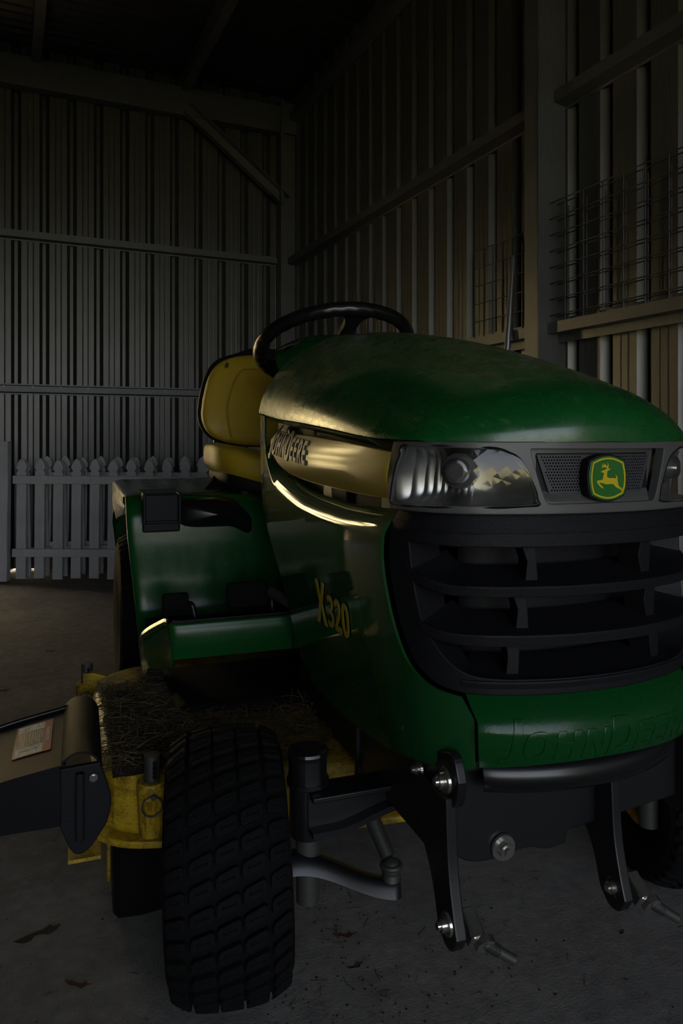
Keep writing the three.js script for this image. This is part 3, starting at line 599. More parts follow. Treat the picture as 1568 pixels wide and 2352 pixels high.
// ---------------------------------------------------------------- front frame, hitch arms, axle, steering
function hexBolt(p, dir, r = 0.009, washer = true) {
  const q = new THREE.Quaternion().setFromUnitVectors(V(0, 1, 0), dir.clone().normalize()), parts = [];
  if (washer) parts.push(new THREE.CylinderGeometry(r * 1.5, r * 1.6, 0.003, 24).translate(0, 0.0015, 0));
  parts.push(new THREE.CylinderGeometry(r * 0.95, r, r * 0.8, 6).translate(0, 0.003 + r * 0.4, 0));
  parts.push(new THREE.CylinderGeometry(r * 0.5, r * 0.55, r * 0.5, 14).translate(0, 0.003 + r * 1.0, 0));
  const g = join(parts.map(norm)); g.applyQuaternion(q); g.translate(p.x, p.y, p.z); return g;
}
const inXY = (pts, z, d, b = 0.002) => extrude(sh(pts), d, b).translate(0, 0, z);
const inZY = (pts, x, d, b = 0.002) => extrude(sh(pts.map(([z, y]) => [-z, y])), d, b).rotateY(Math.PI / 2).translate(x, 0, 0);   // side plate: outline given as (z, y)
mesh('front_frame', join(inXY(outline([[-0.185, 0.385], [-0.188, 0.30]], [[-0.188, 0.30], [-0.165, 0.275], [-0.14, 0.2585], [-0.10, 0.255]], [[-0.10, 0.255], [-0.06, 0.261], [-0.03, 0.254], [-0.004, 0.256]], [[-0.004, 0.256], [0.0, 0.272]], [[0.0, 0.272], [0.06, 0.278], [0.188, 0.29]], [[0.188, 0.29], [0.185, 0.385]]), 0.150, 0.008), box(0.36, 0.012, 0.16, 0, 0.383, 0.10, 0.003), box(0.012, 0.12, 0.6, -0.182, 0.33, -0.12, 0.003), box(0.012, 0.12, 0.6, 0.182, 0.33, -0.12, 0.003)), M.axle, tractor);
mesh('front_tube', bend(rod(V(-0.165, 0.372, 0), V(0.165, 0.372, 0), 0.022, 0.022, 20), (s, y, d) => bodyAt(s, y, d - 0.03), 0.02), M.blackGloss, tractor);
for (const m of [-1, 1]) {
  const arm = inZY(outline([[0.13, 0.36], [0.20, 0.36]], [[0.20, 0.36], [0.205, 0.29], [0.215, 0.245], [0.225, 0.215]], [[0.225, 0.215], [0.215, 0.198], [0.198, 0.196], [0.182, 0.210]], [[0.182, 0.210], [0.165, 0.255], [0.13, 0.30]], [[0.13, 0.30], [0.13, 0.36]]), m * 0.182 - 0.012, 0.01);
  const x = m < 0 ? -0.182 : 0.06;
  if (m > 0) arm.translate(-0.125, -0.012, -0.01);
  mesh('hitch_arm', arm, M.axle, tractor);
  const dz = m > 0 ? -0.01 : 0, dy = m > 0 ? -0.012 : 0, pin = V(x, 0.222 + dy, 0.206 + dz);
  mesh('hitch_bolt', hexBolt(pin.clone().add(V(-0.014, 0, 0)), V(-1, 0, 0), 0.0085), M.bolt, tractor);
  mesh('clevis', join(boxUV(new RoundedBoxGeometry(0.018, 0.024, 0.036, 3, 0.004).rotateX(0.55).translate(pin.x + 0.012, pin.y - 0.004, pin.z + 0.008)), new THREE.CylinderGeometry(0.012, 0.012, 0.008, 6).rotateX(Math.PI / 2 + 0.5).translate(pin.x + 0.018, pin.y - 0.012, pin.z + 0.027)), M.bolt, tractor);
  const a = pin.clone().add(V(0.018, -0.012, 0.026)), b = pin.clone().add(V(0.052, -0.034, 0.034)), thread = [rod(a, b, 0.0058, 0.0058, 14)];
  for (let k = 0; k < 9; k++) { const c = a.clone().lerp(b, 0.12 + k * 0.045); thread.push(new THREE.TorusGeometry(0.006, 0.0008, 6, 16).applyQuaternion(new THREE.Quaternion().setFromUnitVectors(V(0, 0, 1), b.clone().sub(a).normalize())).translate(c.x, c.y, c.z)); }
  mesh('threaded_rod', join(thread), M.greySteel, tractor);
}
mesh('frame_bolt', hexBolt(V(-0.096, 0.268, 0.162), V(0, 0, 1), 0.0105), M.bolt, tractor);
mesh('frame_bolt', hexBolt(V(-0.188, 0.376, 0.186), V(-1, 0, 0), 0.0095), M.bolt, tractor);
mesh('frame_bolt', hexBolt(V(-0.19, 0.362, 0.12), V(-1, 0.0, 0), 0.007), M.bolt, tractor);
mesh('bumper_bracket', inZY(outline([[0.165, 0.40], [0.20, 0.41], [0.215, 0.385]], [[0.215, 0.385], [0.205, 0.355], [0.17, 0.345]], [[0.17, 0.345], [0.165, 0.40]]), -0.186, 0.008), M.axle, tractor);

// axle beam: upper flange straight, lower one sweeping
const beam = group('front_axle', tractor);
mesh('axle_web', inXY(outline([[-0.30, 0.292], [0.30, 0.292]], [[0.30, 0.292], [0.30, 0.248]], [[0.30, 0.248], [0.25, 0.252], [0.19, 0.266], [0.1, 0.267], [0, 0.262], [-0.1, 0.267], [-0.19, 0.266], [-0.25, 0.252], [-0.30, 0.248]], [[-0.30, 0.248], [-0.30, 0.292]]), -0.005, 0.01), M.axle, beam);
mesh('axle_flange', box(0.60, 0.008, 0.05, 0, 0.293, 0, 0.002), M.axle, beam);
mesh('axle_flange', sheet(60, 6, (u, v) => { const x = lerp(-0.3, 0.3, u), a = Math.abs(x); return V(x, 0.267 - 0.02 * sstep(a, 0.17, 0.27) + 0.004, lerp(0.026, -0.026, v)); }, 0.008), M.axle, beam);
for (const m of [-1, 1]) {
  const kn = group('steering_knuckle', tractor);
  kn.position.set(m * 0.294, -0.004, -0.02);
  mesh('kingpin_housing', lathe([[0, 0.232], [0.024, 0.232], [0.0255, 0.24], [0.0255, 0.3], [0.029, 0.303], [0.0295, 0.309], [0, 0.309]], 36), M.axle, kn);
  mesh('kingpin_cap', lathe([[0.0275, 0.309], [0.0265, 0.322], [0.0265, 0.340], [0.0285, 0.346], [0.027, 0.3495], [0.024, 0.348], [0, 0.344]], 40), M.blackGloss, kn);
  mesh('spindle', join(rod(V(0, 0.14, 0), V(0, 0.24, 0), 0.016, 0.017, 24), rod(V(0, 0.185, 0), V(m * 0.10, 0.18, -0.06), 0.012, 0.012, 20)), M.greySteel, kn);
  if (m < 0) {
    const arm = sheet(40, 14, (u, v) => { const x = lerp(-0.03, 0.125, u), w = lerp(0.026, 0.019, u), k = lerp(-1, 1, v), end = Math.sqrt(Math.max(0, 1 - Math.pow(Math.max(0, u - 0.9) / 0.1, 2))); return V(x, lerp(0.212, 0.166, sstep(u, 0.05, 0.95)) - 0.02 * Math.pow(Math.abs(k), 3), lerp(0.0, 0.035, u) - k * w * Math.max(0.05, end)); }, 0.006);
    mesh('steering_arm', arm, M.axle, kn);
    const ball = V(0.112, 0.172, 0.032);
    mesh('ball_joint', join(new THREE.SphereGeometry(0.014, 20, 14).translate(ball.x, ball.y + 0.008, ball.z), new THREE.TorusGeometry(0.0125, 0.004, 8, 24).rotateX(Math.PI / 2).translate(ball.x, ball.y + 0.012, ball.z), new THREE.CylinderGeometry(0.012, 0.014, 0.01, 20).translate(ball.x, ball.y - 0.002, ball.z)), M.greySteel, kn);
    mesh('tie_rod', join(rod(V(0.110, 0.192, 0.026), V(0.100, 0.232, -0.012), 0.0105, 0.0115, 16), rod(V(0.1, 0.232, -0.012), V(0.092, 0.27, -0.05), 0.007, 0.007, 12), new THREE.CylinderGeometry(0.0145, 0.0145, 0.008, 6).applyQuaternion(new THREE.Quaternion().setFromUnitVectors(V(0, 1, 0), V(-0.01, 0.04, -0.038).normalize())).translate(0.0995, 0.234, -0.014)), M.greySteel, kn);
  }
}
// ---------------------------------------------------------------- wheels. A tyre is turned about its own x axis; lugs are laid on its crown
function tyre(R, half, rimR, lugs, tall) {
  const crown = (a) => R - tall - 0.24 * half * Math.pow(Math.min(1, Math.abs(a) / half), 3.2);
  const pts = [];                                               // profile (x across, r), from one bead round to the other
  const side = [[0.74, rimR], [0.92, rimR + 0.012], [1.03, rimR + 0.4 * (R - rimR)], [1.04, rimR + 0.62 * (R - rimR)], [1.01, R - tall - 0.24 * half - 0.006]];
  for (const [k, r] of side) pts.push([-k * half, r]);
  for (let i = -8; i <= 8; i++) pts.push([i / 8 * half * 0.98, crown(i / 8 * half * 0.98)]);
  for (const [k, r] of side.slice().reverse()) pts.push([k * half, r]);
  const c = new THREE.SplineCurve(pts.map((p) => V2(p[1], p[0]))).getPoints(90), g = new THREE.LatheGeometry(c, 72);
  g.rotateZ(-Math.PI / 2);                                       // axis y -> x
  const carcass = norm(g);
  const list = [];
  for (const [a, arc, shape, depth] of lugs) {
    const e = extrude(shape, depth, 0.0012);
    e.translate(a, 0, 0);
    list.push(bend(e, (x, y, d) => { const r = crown(x) + d - 0.0012, th = arc / R + y / R; return V(x, r * Math.cos(th), r * Math.sin(th)); }, 0.03, 3));
  }
  return { carcass, tread: join(list) };
}
// turf block: a slanted rounded bar with a Z-shaped slit
function turfBlock(w, h, slant, slit) {
  const r = h * 0.17, pts = [[-w / 2 + r, -h / 2], [w / 2 - r, -h / 2], [w / 2, -h / 2 + r], [w / 2, h / 2 - r], [w / 2 - r, h / 2], [-w / 2 + r, h / 2], [-w / 2, h / 2 - r], [-w / 2, -h / 2 + r]].map(([x, y]) => V2(x, y + slant * x));
  const s = new THREE.Shape(pts);
  if (slit) {
    const k = 0.0011, q = w * 0.3, v = h * 0.2;
    const z = [[-q, -v - k], [-q + 2 * k, -v - k], [-q + 2 * k, -k], [q + k, -k + v * 0.2], [q + k, v + k], [q - k, v + k], [q - k, k + v * 0.2], [-q, k]];
    s.holes.push(new THREE.Path(z.map(([x, y]) => V2(x, y + slant * x)).reverse()));
  }
  return s;
}
const FR = 0.178, FH = 0.078;
const frontLugs = (() => {
  const list = [], rows = 38, cols = 5, pitch = 2 * Math.PI * FR / rows;
  for (let c = 0; c < cols; c++) for (let r = 0; r < rows; r++) {
    const edge = c === 0 || c === cols - 1, w = edge ? 0.022 : 0.0268, a = (c - 2) * 0.0325;
    list.push([a, (r - 0.38 * c) * pitch, turfBlock(w, pitch * 0.55, -0.36, true), 0.0085]);
  }
  return list;
})();
const frontTyre = tyre(FR, FH, 0.082, frontLugs, 0.010);
const rearLugs = (() => {
  const list = [], rows = 44, cols = 7, pitch = 2 * Math.PI * 0.255 / rows;
  for (let c = 0; c < cols; c++) for (let r = 0; r < rows; r++) list.push([(c - 3) * 0.034, (r + (c % 2) * 0.5) * pitch, turfBlock(0.030, pitch * 0.6, 0.3, false), 0.008]);
  return list;
})();
const rearTyre = tyre(0.255, 0.118, 0.105, rearLugs, 0.01);
const rimGeo = (r, half) => { const g = lathe([[0.0, half * 0.35], [r * 0.3, half * 0.35], [r * 0.42, half * 0.1], [r * 0.82, half * 0.05], [r * 0.9, half * 0.6], [r * 1.06, half * 0.7], [r * 1.08, half * 0.78], [r * 0.98, half * 0.78], [r * 0.86, half * 0.62], [r * 0.84, -half * 0.6], [r * 0.9, -half * 0.7], [r * 1.08, -half * 0.78], [r * 1.06, -half * 0.7], [r * 0.9, -half * 0.55], [r * 0.8, -half * 0.1], [r * 0.3, -half * 0.12], [0, -half * 0.12]], 48); g.rotateZ(-Math.PI / 2); return g; };
const frontRim = rimGeo(0.082, FH), rearRim = rimGeo(0.105, 0.118);
for (const m of [-1, 1]) {
  const w = group('front_wheel', tractor);
  w.position.set(m * 0.392, 0.1775, -0.09); w.rotation.y = THREE.MathUtils.degToRad(-10); w.rotation.z = THREE.MathUtils.degToRad(2);
  const t = mesh('tyre', frontTyre.carcass, M.rubber, w); mesh('tread', frontTyre.tread, M.rubber, w); t.userData.label = 'black turf tyre';
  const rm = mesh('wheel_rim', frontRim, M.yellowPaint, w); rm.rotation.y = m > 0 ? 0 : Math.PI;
  mesh('wheel_nut', hexBolt(V(m * 0.02, 0, 0), V(m, 0, 0), 0.011), M.bolt, w);
  const b = group('rear_wheel', tractor);
  b.position.set(m * 0.372, 0.254, -1.25);
  mesh('tyre', rearTyre.carcass, M.rubber, b); mesh('tread', rearTyre.tread, M.rubber, b);
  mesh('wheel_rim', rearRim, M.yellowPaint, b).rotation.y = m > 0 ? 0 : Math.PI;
}
mesh('rear_axle_housing', join(rod(V(-0.33, 0.25, -1.25), V(0.33, 0.25, -1.25), 0.045, 0.045, 20), box(0.22, 0.2, 0.34, 0, 0.30, -1.22, 0.03)), M.axle, tractor);
// ---------------------------------------------------------------- added engine block, fenders, footrest, pedals, console
mesh('added_engine_block', join(box(0.34, 0.34, 0.55, 0, 0.60, -0.25, 0.03), box(0.3, 0.2, 0.5, 0, 0.42, -0.2, 0.02)), M.void, tractor);  // plain boxes added inside the bonnet to stop light leaking behind the grille
const fenderPath = curveOf([[0, 0.362, -0.436], [0, 0.39, -0.434], [0, 0.418, -0.436], [0, 0.428, -0.446], [0, 0.413, -0.49], [0, 0.362, -0.60], [0, 0.329, -0.665], [0, 0.343, -0.705], [0, 0.38, -0.745], [0, 0.45, -0.755], [0, 0.54, -0.757], [0, 0.60, -0.763], [0, 0.632, -0.785], [0, 0.643, -0.83], [0, 0.644, -1.0], [0, 0.644, -1.25], [0, 0.638, -1.50], [0, 0.60, -1.54], [0, 0.45, -1.55]]);
function fenderAt(u, v) {                                        // u 0 outer .. 1 inner
  const [, y, z] = fenderPath(v), out = 0.472 + 0.022 * sstep(y, 0.33, 0.62) - 0.042 * (1 - sstep(-z, 0.43, 0.60)), e = clamp(u / 0.12, 0, 1), roll = 1 - Math.sqrt(Math.max(0, 1 - (1 - e) * (1 - e)));
  const x = -lerp(out, 0.135, Math.max(0, u - 0.05) / 0.95) - 0.0 * e, flat = sstep(-z, 0.79, 0.85), front = 1 - flat;
  return V(u < 0.05 ? -out : x, y - 0.035 * roll * flat, z - 0.03 * roll * front * sstep(y, 0.33, 0.4));
}
const fenderGeo = sheet(40, 170, (u, v) => fenderAt(u, v), 0.004);
const fenders = bothSides('fender', fenderGeo, M.green, tractor);
// skirt along the outer edge: deep at the footrest valley
const skirtLow = track([[0, 0.366], [0.12, 0.352], [0.27, 0.30], [0.345, 0.252], [0.385, 0.285], [0.42, 0.33], [0.46, 0.40], [0.6, 0.54], [0.72, 0.60], [1, 0.44]]);
const skirt = sheet(10, 120, (u, v) => { const p = fenderAt(0, v), low = Math.min(p.y - 0.004, skirtLow(v)[0]), k = 1 - u; return V(p.x + 0.012 * k * k, lerp(p.y, low, k), p.z - (v < 0.35 ? 0 : 0.006 * k)); }, 0.004);
for (const [i, g] of [skirt, mirrorX(skirt)].entries()) mesh('fender_skirt', g, M.green, fenders[i]);
const mat = sheet(24, 60, (u, v) => { const p = fenderAt(lerp(0.1, 0.98, u), lerp(0.19, 0.43, v)); const rib = (v * 11) % 1 < 0.22 ? 0 : 0.003; return p.add(V(0, 0.004 + rib, 0.003)); }, 0.006);
for (const [i, g] of [mat, mirrorX(mat)].entries()) mesh('footrest_mat', g, M.black, fenders[i]);
mesh('seam_line', box(0.0015, 0.06, 0.004, -0.20, 0.392, -0.4335), M.void, fenders[0]);
mesh('fender_bridge', sheet(20, 12, (u, v) => V(lerp(-0.16, 0.16, u), lerp(0.42, 0.64, Math.pow(v, 0.6)), -0.76 - 0.7 * v * v), 0.004), M.green, tractor);
mesh('chassis', join(box(0.3, 0.1, 1.2, 0, 0.33, -0.72, 0.01), box(0.24, 0.2, 0.5, 0, 0.52, -1.1, 0.02)), M.void, tractor);
function pedal(x, y, z, w, h, armTo) {
  const p = group('pedal', tractor), g = boxUV(new RoundedBoxGeometry(w, h, 0.016, 4, 0.0075).rotateX(-0.5));
  mesh('pedal_pad', g.translate(x, y, z), M.rubber, p);
  const ribs = []; for (let k = -2; k <= 2; k++) ribs.push(boxUV(new RoundedBoxGeometry(w * 0.86, 0.003, 0.004, 2, 0.001).translate(0, k * h * 0.17, 0.009).rotateX(-0.5).translate(x, y, z)));
  mesh('pedal_ribs', join(ribs), M.rubber, p);
  mesh('pedal_arm', tube([V(x + w * 0.45, y, z - 0.004), V(x + w * 0.62, y - 0.006, z - 0.006), V(armTo[0] - 0.004, (y + armTo[1]) / 2, armTo[2]), V(...armTo)], 0.0065, 24, 10), M.axle, p);
}
pedal(-0.405, 0.428, -0.60, 0.056, 0.05, [-0.362, 0.375, -0.60]);
pedal(-0.262, 0.447, -0.56, 0.085, 0.055, [-0.205, 0.39, -0.56]);
mesh('control_rod', tube([V(-0.225, 0.462, -0.50), V(-0.205, 0.452, -0.44), V(-0.18, 0.437, -0.40)], 0.011, 16, 12), M.greySteel, tractor);
// console on the right fender: open tray and a lever housing
const tray = group('fender_console', tractor);
mesh('tray', join(box(0.078, 0.006, 0.06, -0.418, 0.584, -0.772, 0.002), box(0.007, 0.07, 0.06, -0.457, 0.615, -0.762, 0.003), box(0.007, 0.07, 0.06, -0.379, 0.615, -0.762, 0.003), box(0.084, 0.07, 0.006, -0.418, 0.617, -0.835, 0.002), box(0.084, 0.026, 0.012, -0.418, 0.573, -0.758, 0.005), box(0.08, 0.064, 0.004, -0.418, 0.612, -0.751, 0.001)), M.black, tray);
mesh('lever_housing', sheet(40, 24, (u, v) => {
  const a = u * 2 * Math.PI, x = Math.cos(a), y = Math.sin(a), k = 1 - Math.pow(v, 4), sq = (c) => Math.sign(c) * Math.pow(Math.abs(c), 0.55), X = sq(x) * 0.10 * k, drop = 0.035 * sstep(X, 0.03, 0.10);
  return V(-0.295 + X, 0.598 + sq(y) * 0.036 * k - drop, -0.81 + 0.085 * v);
}, 0), M.blackGloss, tray);
mesh('lever_slot', box(0.09, 0.006, 0.05, -0.30, 0.64, -0.83, 0.002), M.void, tray);
mesh('lever', tube([V(-0.235, 0.60, -0.86), V(-0.228, 0.648, -0.855), V(-0.226, 0.66, -0.845)], 0.006, 12, 8), M.black, tray);
mesh('lever_guard', box(0.02, 0.05, 0.014, -0.216, 0.622, -0.80, 0.004), M.black, tray);

// ---------------------------------------------------------------- seat
const seat = group('seat', tractor);
function puff(hx, hy, hz, ex, shape, nu = 72, nv = 36) {         // closed cushion: superellipsoid, then shaped
  const sg = (c, e) => Math.sign(c) * Math.pow(Math.abs(c), e);
  return sheet(nu, nv, (u, v) => { const a = u * 2 * Math.PI, b = (v - 0.5) * Math.PI * 0.9999; return shape(V(hx * sg(Math.cos(b), 0.75) * sg(Math.cos(a), ex), hy * sg(Math.cos(b), 0.75) * sg(Math.sin(a), ex), hz * sg(Math.sin(b), 0.55))); }, 0);
}
const backBend = (p) => { const y = p.y; return V(p.x * (1 - 0.14 * sstep(y, -0.06, 0.15)), y + 0.885, p.z - 0.03 * (1 - Math.pow(p.x / 0.27, 2)) - 1.165 - 0.28 * y); };
mesh('backrest', puff(0.268, 0.137, 0.05, 0.5, backBend), M.vinyl, seat);
mesh('back_shell', puff(0.274, 0.144, 0.035, 0.5, (p) => backBend(p).add(V(0, 0.004 + 0.016 * sstep(p.y, 0.06, 0.13) * (1 - sstep(Math.abs(p.x), 0.10, 0.19)), -0.045))), M.black, seat);
mesh('back_panel_seam', tube([[-0.19, -0.12], [-0.2, -0.02], [-0.175, 0.075], [-0.13, 0.09], [0, 0.093], [0.13, 0.09], [0.175, 0.075], [0.2, -0.02], [0.19, -0.12]].map(([x, y]) => backBend(V(x, y, 0.0485))), 0.0028, 90, 8), M.vinyl, seat);
mesh('scuff_patch', puff(0.006, 0.008, 0.0012, 1, (p) => backBend(V(p.x - 0.218, p.y + 0.098, p.z + 0.0445))), M.letter, seat);
const cush = (p) => { const k = Math.abs(p.x) / 0.275; return V(p.x, p.z * (1 + 0.25 * k * k) + 0.676 + 0.052 * Math.pow(k, 2.2), p.y - 0.975); };
const cushGeo = puff(0.28, 0.215, 0.05, 0.62, (p) => cush(V(p.x, -p.y, p.z)));
mesh('seat_cushion', cushGeo, M.vinyl, seat);
mesh('seat_pan', puff(0.262, 0.2, 0.03, 0.5, (p) => cush(V(p.x, -p.y, p.z)).add(V(0, -0.042, 0))), M.black, seat);
mesh('seat_bracket', join(box(0.03, 0.10, 0.30, -0.2, 0.60, -1.0, 0.008), box(0.03, 0.10, 0.30, 0.2, 0.60, -1.0, 0.008), box(0.36, 0.03, 0.2, 0, 0.57, -1.0, 0.008), box(0.05, 0.16, 0.03, -0.2, 0.72, -1.2, 0.01), box(0.05, 0.16, 0.03, 0.2, 0.72, -1.2, 0.01)), M.axle, seat);
mesh('seat_edge_pad', boxUV(new RoundedBoxGeometry(0.05, 0.035, 0.16, 4, 0.014).rotateY(-0.4).rotateX(0.3).translate(-0.248, 0.655, -0.96)), M.rubber, seat);

// ---------------------------------------------------------------- mower deck
const deck = group('mower_deck', tractor);
const deckRing = (o) => new THREE.SplineCurve([[-0.56, -0.245], [-0.50, -0.20], [-0.3, -0.16], [0, -0.135], [0.3, -0.16], [0.5, -0.20], [0.56, -0.29], [0.56, -0.6], [0.46, -0.75], [0.22, -0.80], [0, -0.77], [-0.22, -0.80], [-0.46, -0.77], [-0.56, -0.68], [-0.562, -0.45], [-0.56, -0.245]].map(([x, z]) => V2(x * (1 + o / 0.5), -(z + 0.47) * (1 + o / 0.3)))).getPoints(120);
const upward = (pts, y0, y1, bevel) => { if (THREE.ShapeUtils.isClockWise(pts)) pts.reverse(); const g = new THREE.ExtrudeGeometry(new THREE.Shape(pts), { depth: y1 - y0 - 2 * bevel, bevelEnabled: bevel > 0, bevelThickness: bevel, bevelSize: bevel, bevelOffset: -bevel, bevelSegments: 4 }); g.rotateX(-Math.PI / 2); g.translate(0, y0 + bevel, -0.47); return boxUV(toCreasedNormals(g, 0.5)); };
const ringPts = (o) => { const p = deckRing(o); p.pop(); return p; };
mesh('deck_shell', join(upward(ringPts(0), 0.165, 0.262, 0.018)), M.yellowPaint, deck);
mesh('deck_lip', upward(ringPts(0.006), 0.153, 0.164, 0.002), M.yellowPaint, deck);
mesh('belt_cover', join(boxUV(new RoundedBoxGeometry(0.30, 0.05, 0.26, 4, 0.02).translate(-0.28, 0.262, -0.52)), boxUV(new RoundedBoxGeometry(0.30, 0.05, 0.26, 4, 0.02).translate(0.3, 0.262, -0.52))), M.rubber, deck);
mesh('deck_strut', box(0.018, 0.10, 0.01, -0.185, 0.29, -0.10, 0.003), M.axle, deck);
function gauge(x, y0, z, tall) {                                 // sleeve, holed post, ring pin
  const g = group('height_post', deck);
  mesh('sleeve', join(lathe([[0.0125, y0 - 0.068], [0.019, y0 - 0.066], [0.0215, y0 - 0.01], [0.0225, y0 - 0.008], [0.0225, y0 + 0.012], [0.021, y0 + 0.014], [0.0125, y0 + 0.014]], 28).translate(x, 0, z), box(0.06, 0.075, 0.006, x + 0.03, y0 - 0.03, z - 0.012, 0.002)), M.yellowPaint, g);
  mesh('post', rod(V(x, y0 - 0.06, z), V(x, y0 + tall, z), 0.0115, 0.0115, 20), M.greySteel, g);
  const holes = []; for (let k = 0; k < 4; k++) holes.push(new THREE.CylinderGeometry(0.0035, 0.0035, 0.004, 12).rotateX(Math.PI / 2).translate(x + 0.003, y0 + 0.022 + k * (tall - 0.022) / 4.6, z + 0.0105));
  mesh('post_holes', join(holes), M.void, g);
  mesh('pin_ring', join(new THREE.TorusGeometry(0.0145, 0.0012, 8, 36).translate(x - 0.002, y0 - 0.016, z + 0.024), rod(V(x, y0 - 0.002, z + 0.02), V(x, y0 - 0.002, z + 0.028), 0.004, 0.004, 10)), M.greySteel, g);
}
gauge(-0.49, 0.25, -0.178, 0.052);
gauge(-0.578, 0.235, -0.72, 0.055);
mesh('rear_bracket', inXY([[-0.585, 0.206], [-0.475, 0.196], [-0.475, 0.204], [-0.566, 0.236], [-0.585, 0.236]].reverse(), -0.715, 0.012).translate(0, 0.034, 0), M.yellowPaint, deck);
for (const [x, z] of [[-0.5, -0.30], [0.5, -0.30], [-0.5, -0.76], [0.5, -0.76]]) {
  const gw = group('gauge_wheel', deck);
  mesh('tyre', lathe([[0.02, -0.04], [0.066, -0.042], [0.074, -0.034], [0.0765, 0], [0.074, 0.034], [0.066, 0.042], [0.02, 0.04]], 40).rotateZ(Math.PI / 2).translate(x, 0.0765, z), M.rubber, gw);
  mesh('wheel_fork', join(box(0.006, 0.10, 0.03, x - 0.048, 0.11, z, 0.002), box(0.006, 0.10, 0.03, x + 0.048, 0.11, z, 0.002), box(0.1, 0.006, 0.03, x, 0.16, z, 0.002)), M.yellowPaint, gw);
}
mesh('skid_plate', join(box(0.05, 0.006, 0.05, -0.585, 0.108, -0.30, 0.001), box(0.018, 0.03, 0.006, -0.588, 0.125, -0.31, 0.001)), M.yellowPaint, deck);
// discharge chute: hinge cover, flap with a warning label, front skirt
const chute = group('discharge_chute', deck);
mesh('hinge_cover', sheet(24, 8, (u, v) => { const a = lerp(2.75, 0.25, u); return V(-0.592 + 0.03 * Math.cos(a), 0.272 + 0.034 * Math.sin(a), lerp(-0.455, -0.205, v)); }, 0.003), M.black, chute);
function flapAt(u, v) { const x = lerp(-0.612, -0.96, u); return V(x, 0.295 - 0.03 * u - 0.07 * Math.pow(u, 2.4) - 0.012 * v * u, lerp(-0.435 + 0.075 * u, -0.2, v)); }
const flap = mesh('flap', sheet(40, 12, flapAt, 0.004), M.black, chute);
mesh('flap_rib', tube([0.0, 0.3, 0.6, 1].map((u) => flapAt(u, 0).add(V(0, 0.003, 0))), 0.004, 40, 8), M.blackGloss, chute);
mesh('front_skirt', sheet(40, 10, (u, v) => { const p = flapAt(1 - u, 1); return V(p.x, lerp(0.205, p.y, v), p.z + 0.006 * Math.sin(v * 3)); }, 0.004), M.black, chute);
mesh('hinge_plate', join(inXY(outline([[-0.617, 0.29], [-0.565, 0.292]], [[-0.565, 0.292], [-0.55, 0.24], [-0.555, 0.205]], [[-0.555, 0.205], [-0.58, 0.17], [-0.60, 0.168], [-0.617, 0.205]], [[-0.617, 0.205], [-0.617, 0.29]]), -0.2, 0.006), box(0.012, 0.1, 0.02, -0.592, 0.235, -0.192, 0.003)), M.black, chute);
mesh('hinge_bolt', hexBolt(V(-0.573, 0.276, -0.193), V(0, 0, 1), 0.007, false), M.bolt, chute);
{
  const cv = document.createElement('canvas'); cv.width = 256; cv.height = 320;
  const c = cv.getContext('2d');
  c.fillStyle = '#a82a14'; c.fillRect(0, 0, 256, 320);
  c.fillStyle = '#141414'; c.fillRect(14, 74, 182, 158);
  c.fillStyle = '#d8d8d4'; c.fillRect(14, 8, 182, 66); c.fillRect(14, 232, 182, 80);
  c.fillStyle = '#b8b8b2'; for (const [x, a, b] of [[26, 84, 130], [44, 84, 220], [62, 84, 220], [100, 84, 180], [118, 84, 210], [136, 84, 180], [152, 84, 200], [168, 84, 215], [184, 90, 170]]) for (let y = a; y < b; y += 9) c.fillRect(x - 4, y, 8, 7);
  c.fillStyle = '#a82a14'; c.fillRect(76, 74, 9, 158);
  c.save(); c.translate(226, 150); c.rotate(Math.PI / 2); c.fillStyle = '#e8dcd8'; c.font = 'bold 34px sans-serif'; c.textAlign = 'center'; c.textBaseline = 'middle'; c.fillText('DANGER', 0, 0); c.restore();
  c.strokeStyle = '#101010'; c.lineWidth = 6; c.beginPath(); c.moveTo(36, 298); c.lineTo(50, 276); c.lineTo(110, 272); c.lineTo(160, 262); c.lineTo(150, 284); c.moveTo(36, 262); c.lineTo(110, 270); c.stroke();
  c.lineWidth = 3; c.beginPath(); c.moveTo(50, 240); c.lineTo(106, 262); c.moveTo(110, 238); c.lineTo(150, 250); c.moveTo(160, 250); c.lineTo(186, 244); c.moveTo(168, 240); c.lineTo(172, 256); c.stroke();
  c.beginPath(); c.moveTo(24, 62); c.lineTo(70, 52); c.lineTo(60, 60); c.moveTo(60, 52); c.lineTo(60, 30); c.lineTo(90, 26); c.lineTo(88, 46); c.lineTo(64, 50); c.moveTo(130, 56); c.lineTo(180, 52); c.moveTo(150, 46); c.lineTo(150, 18); c.lineTo(186, 16); c.lineTo(186, 50); c.lineTo(156, 50); c.stroke();
  const tex = new THREE.CanvasTexture(cv); tex.colorSpace = THREE.SRGBColorSpace;
  const lab = sheet(12, 12, (u, v) => flapAt(lerp(0.225, 0.065, u), lerp(0.70, 0.14, v)).add(V(0, 0.0012, 0)), 0.0004);
  mesh('warning_label', lab, std({ map: tex, roughness: 0.5 }), flap).userData.label = 'red and white printed warning label';
}
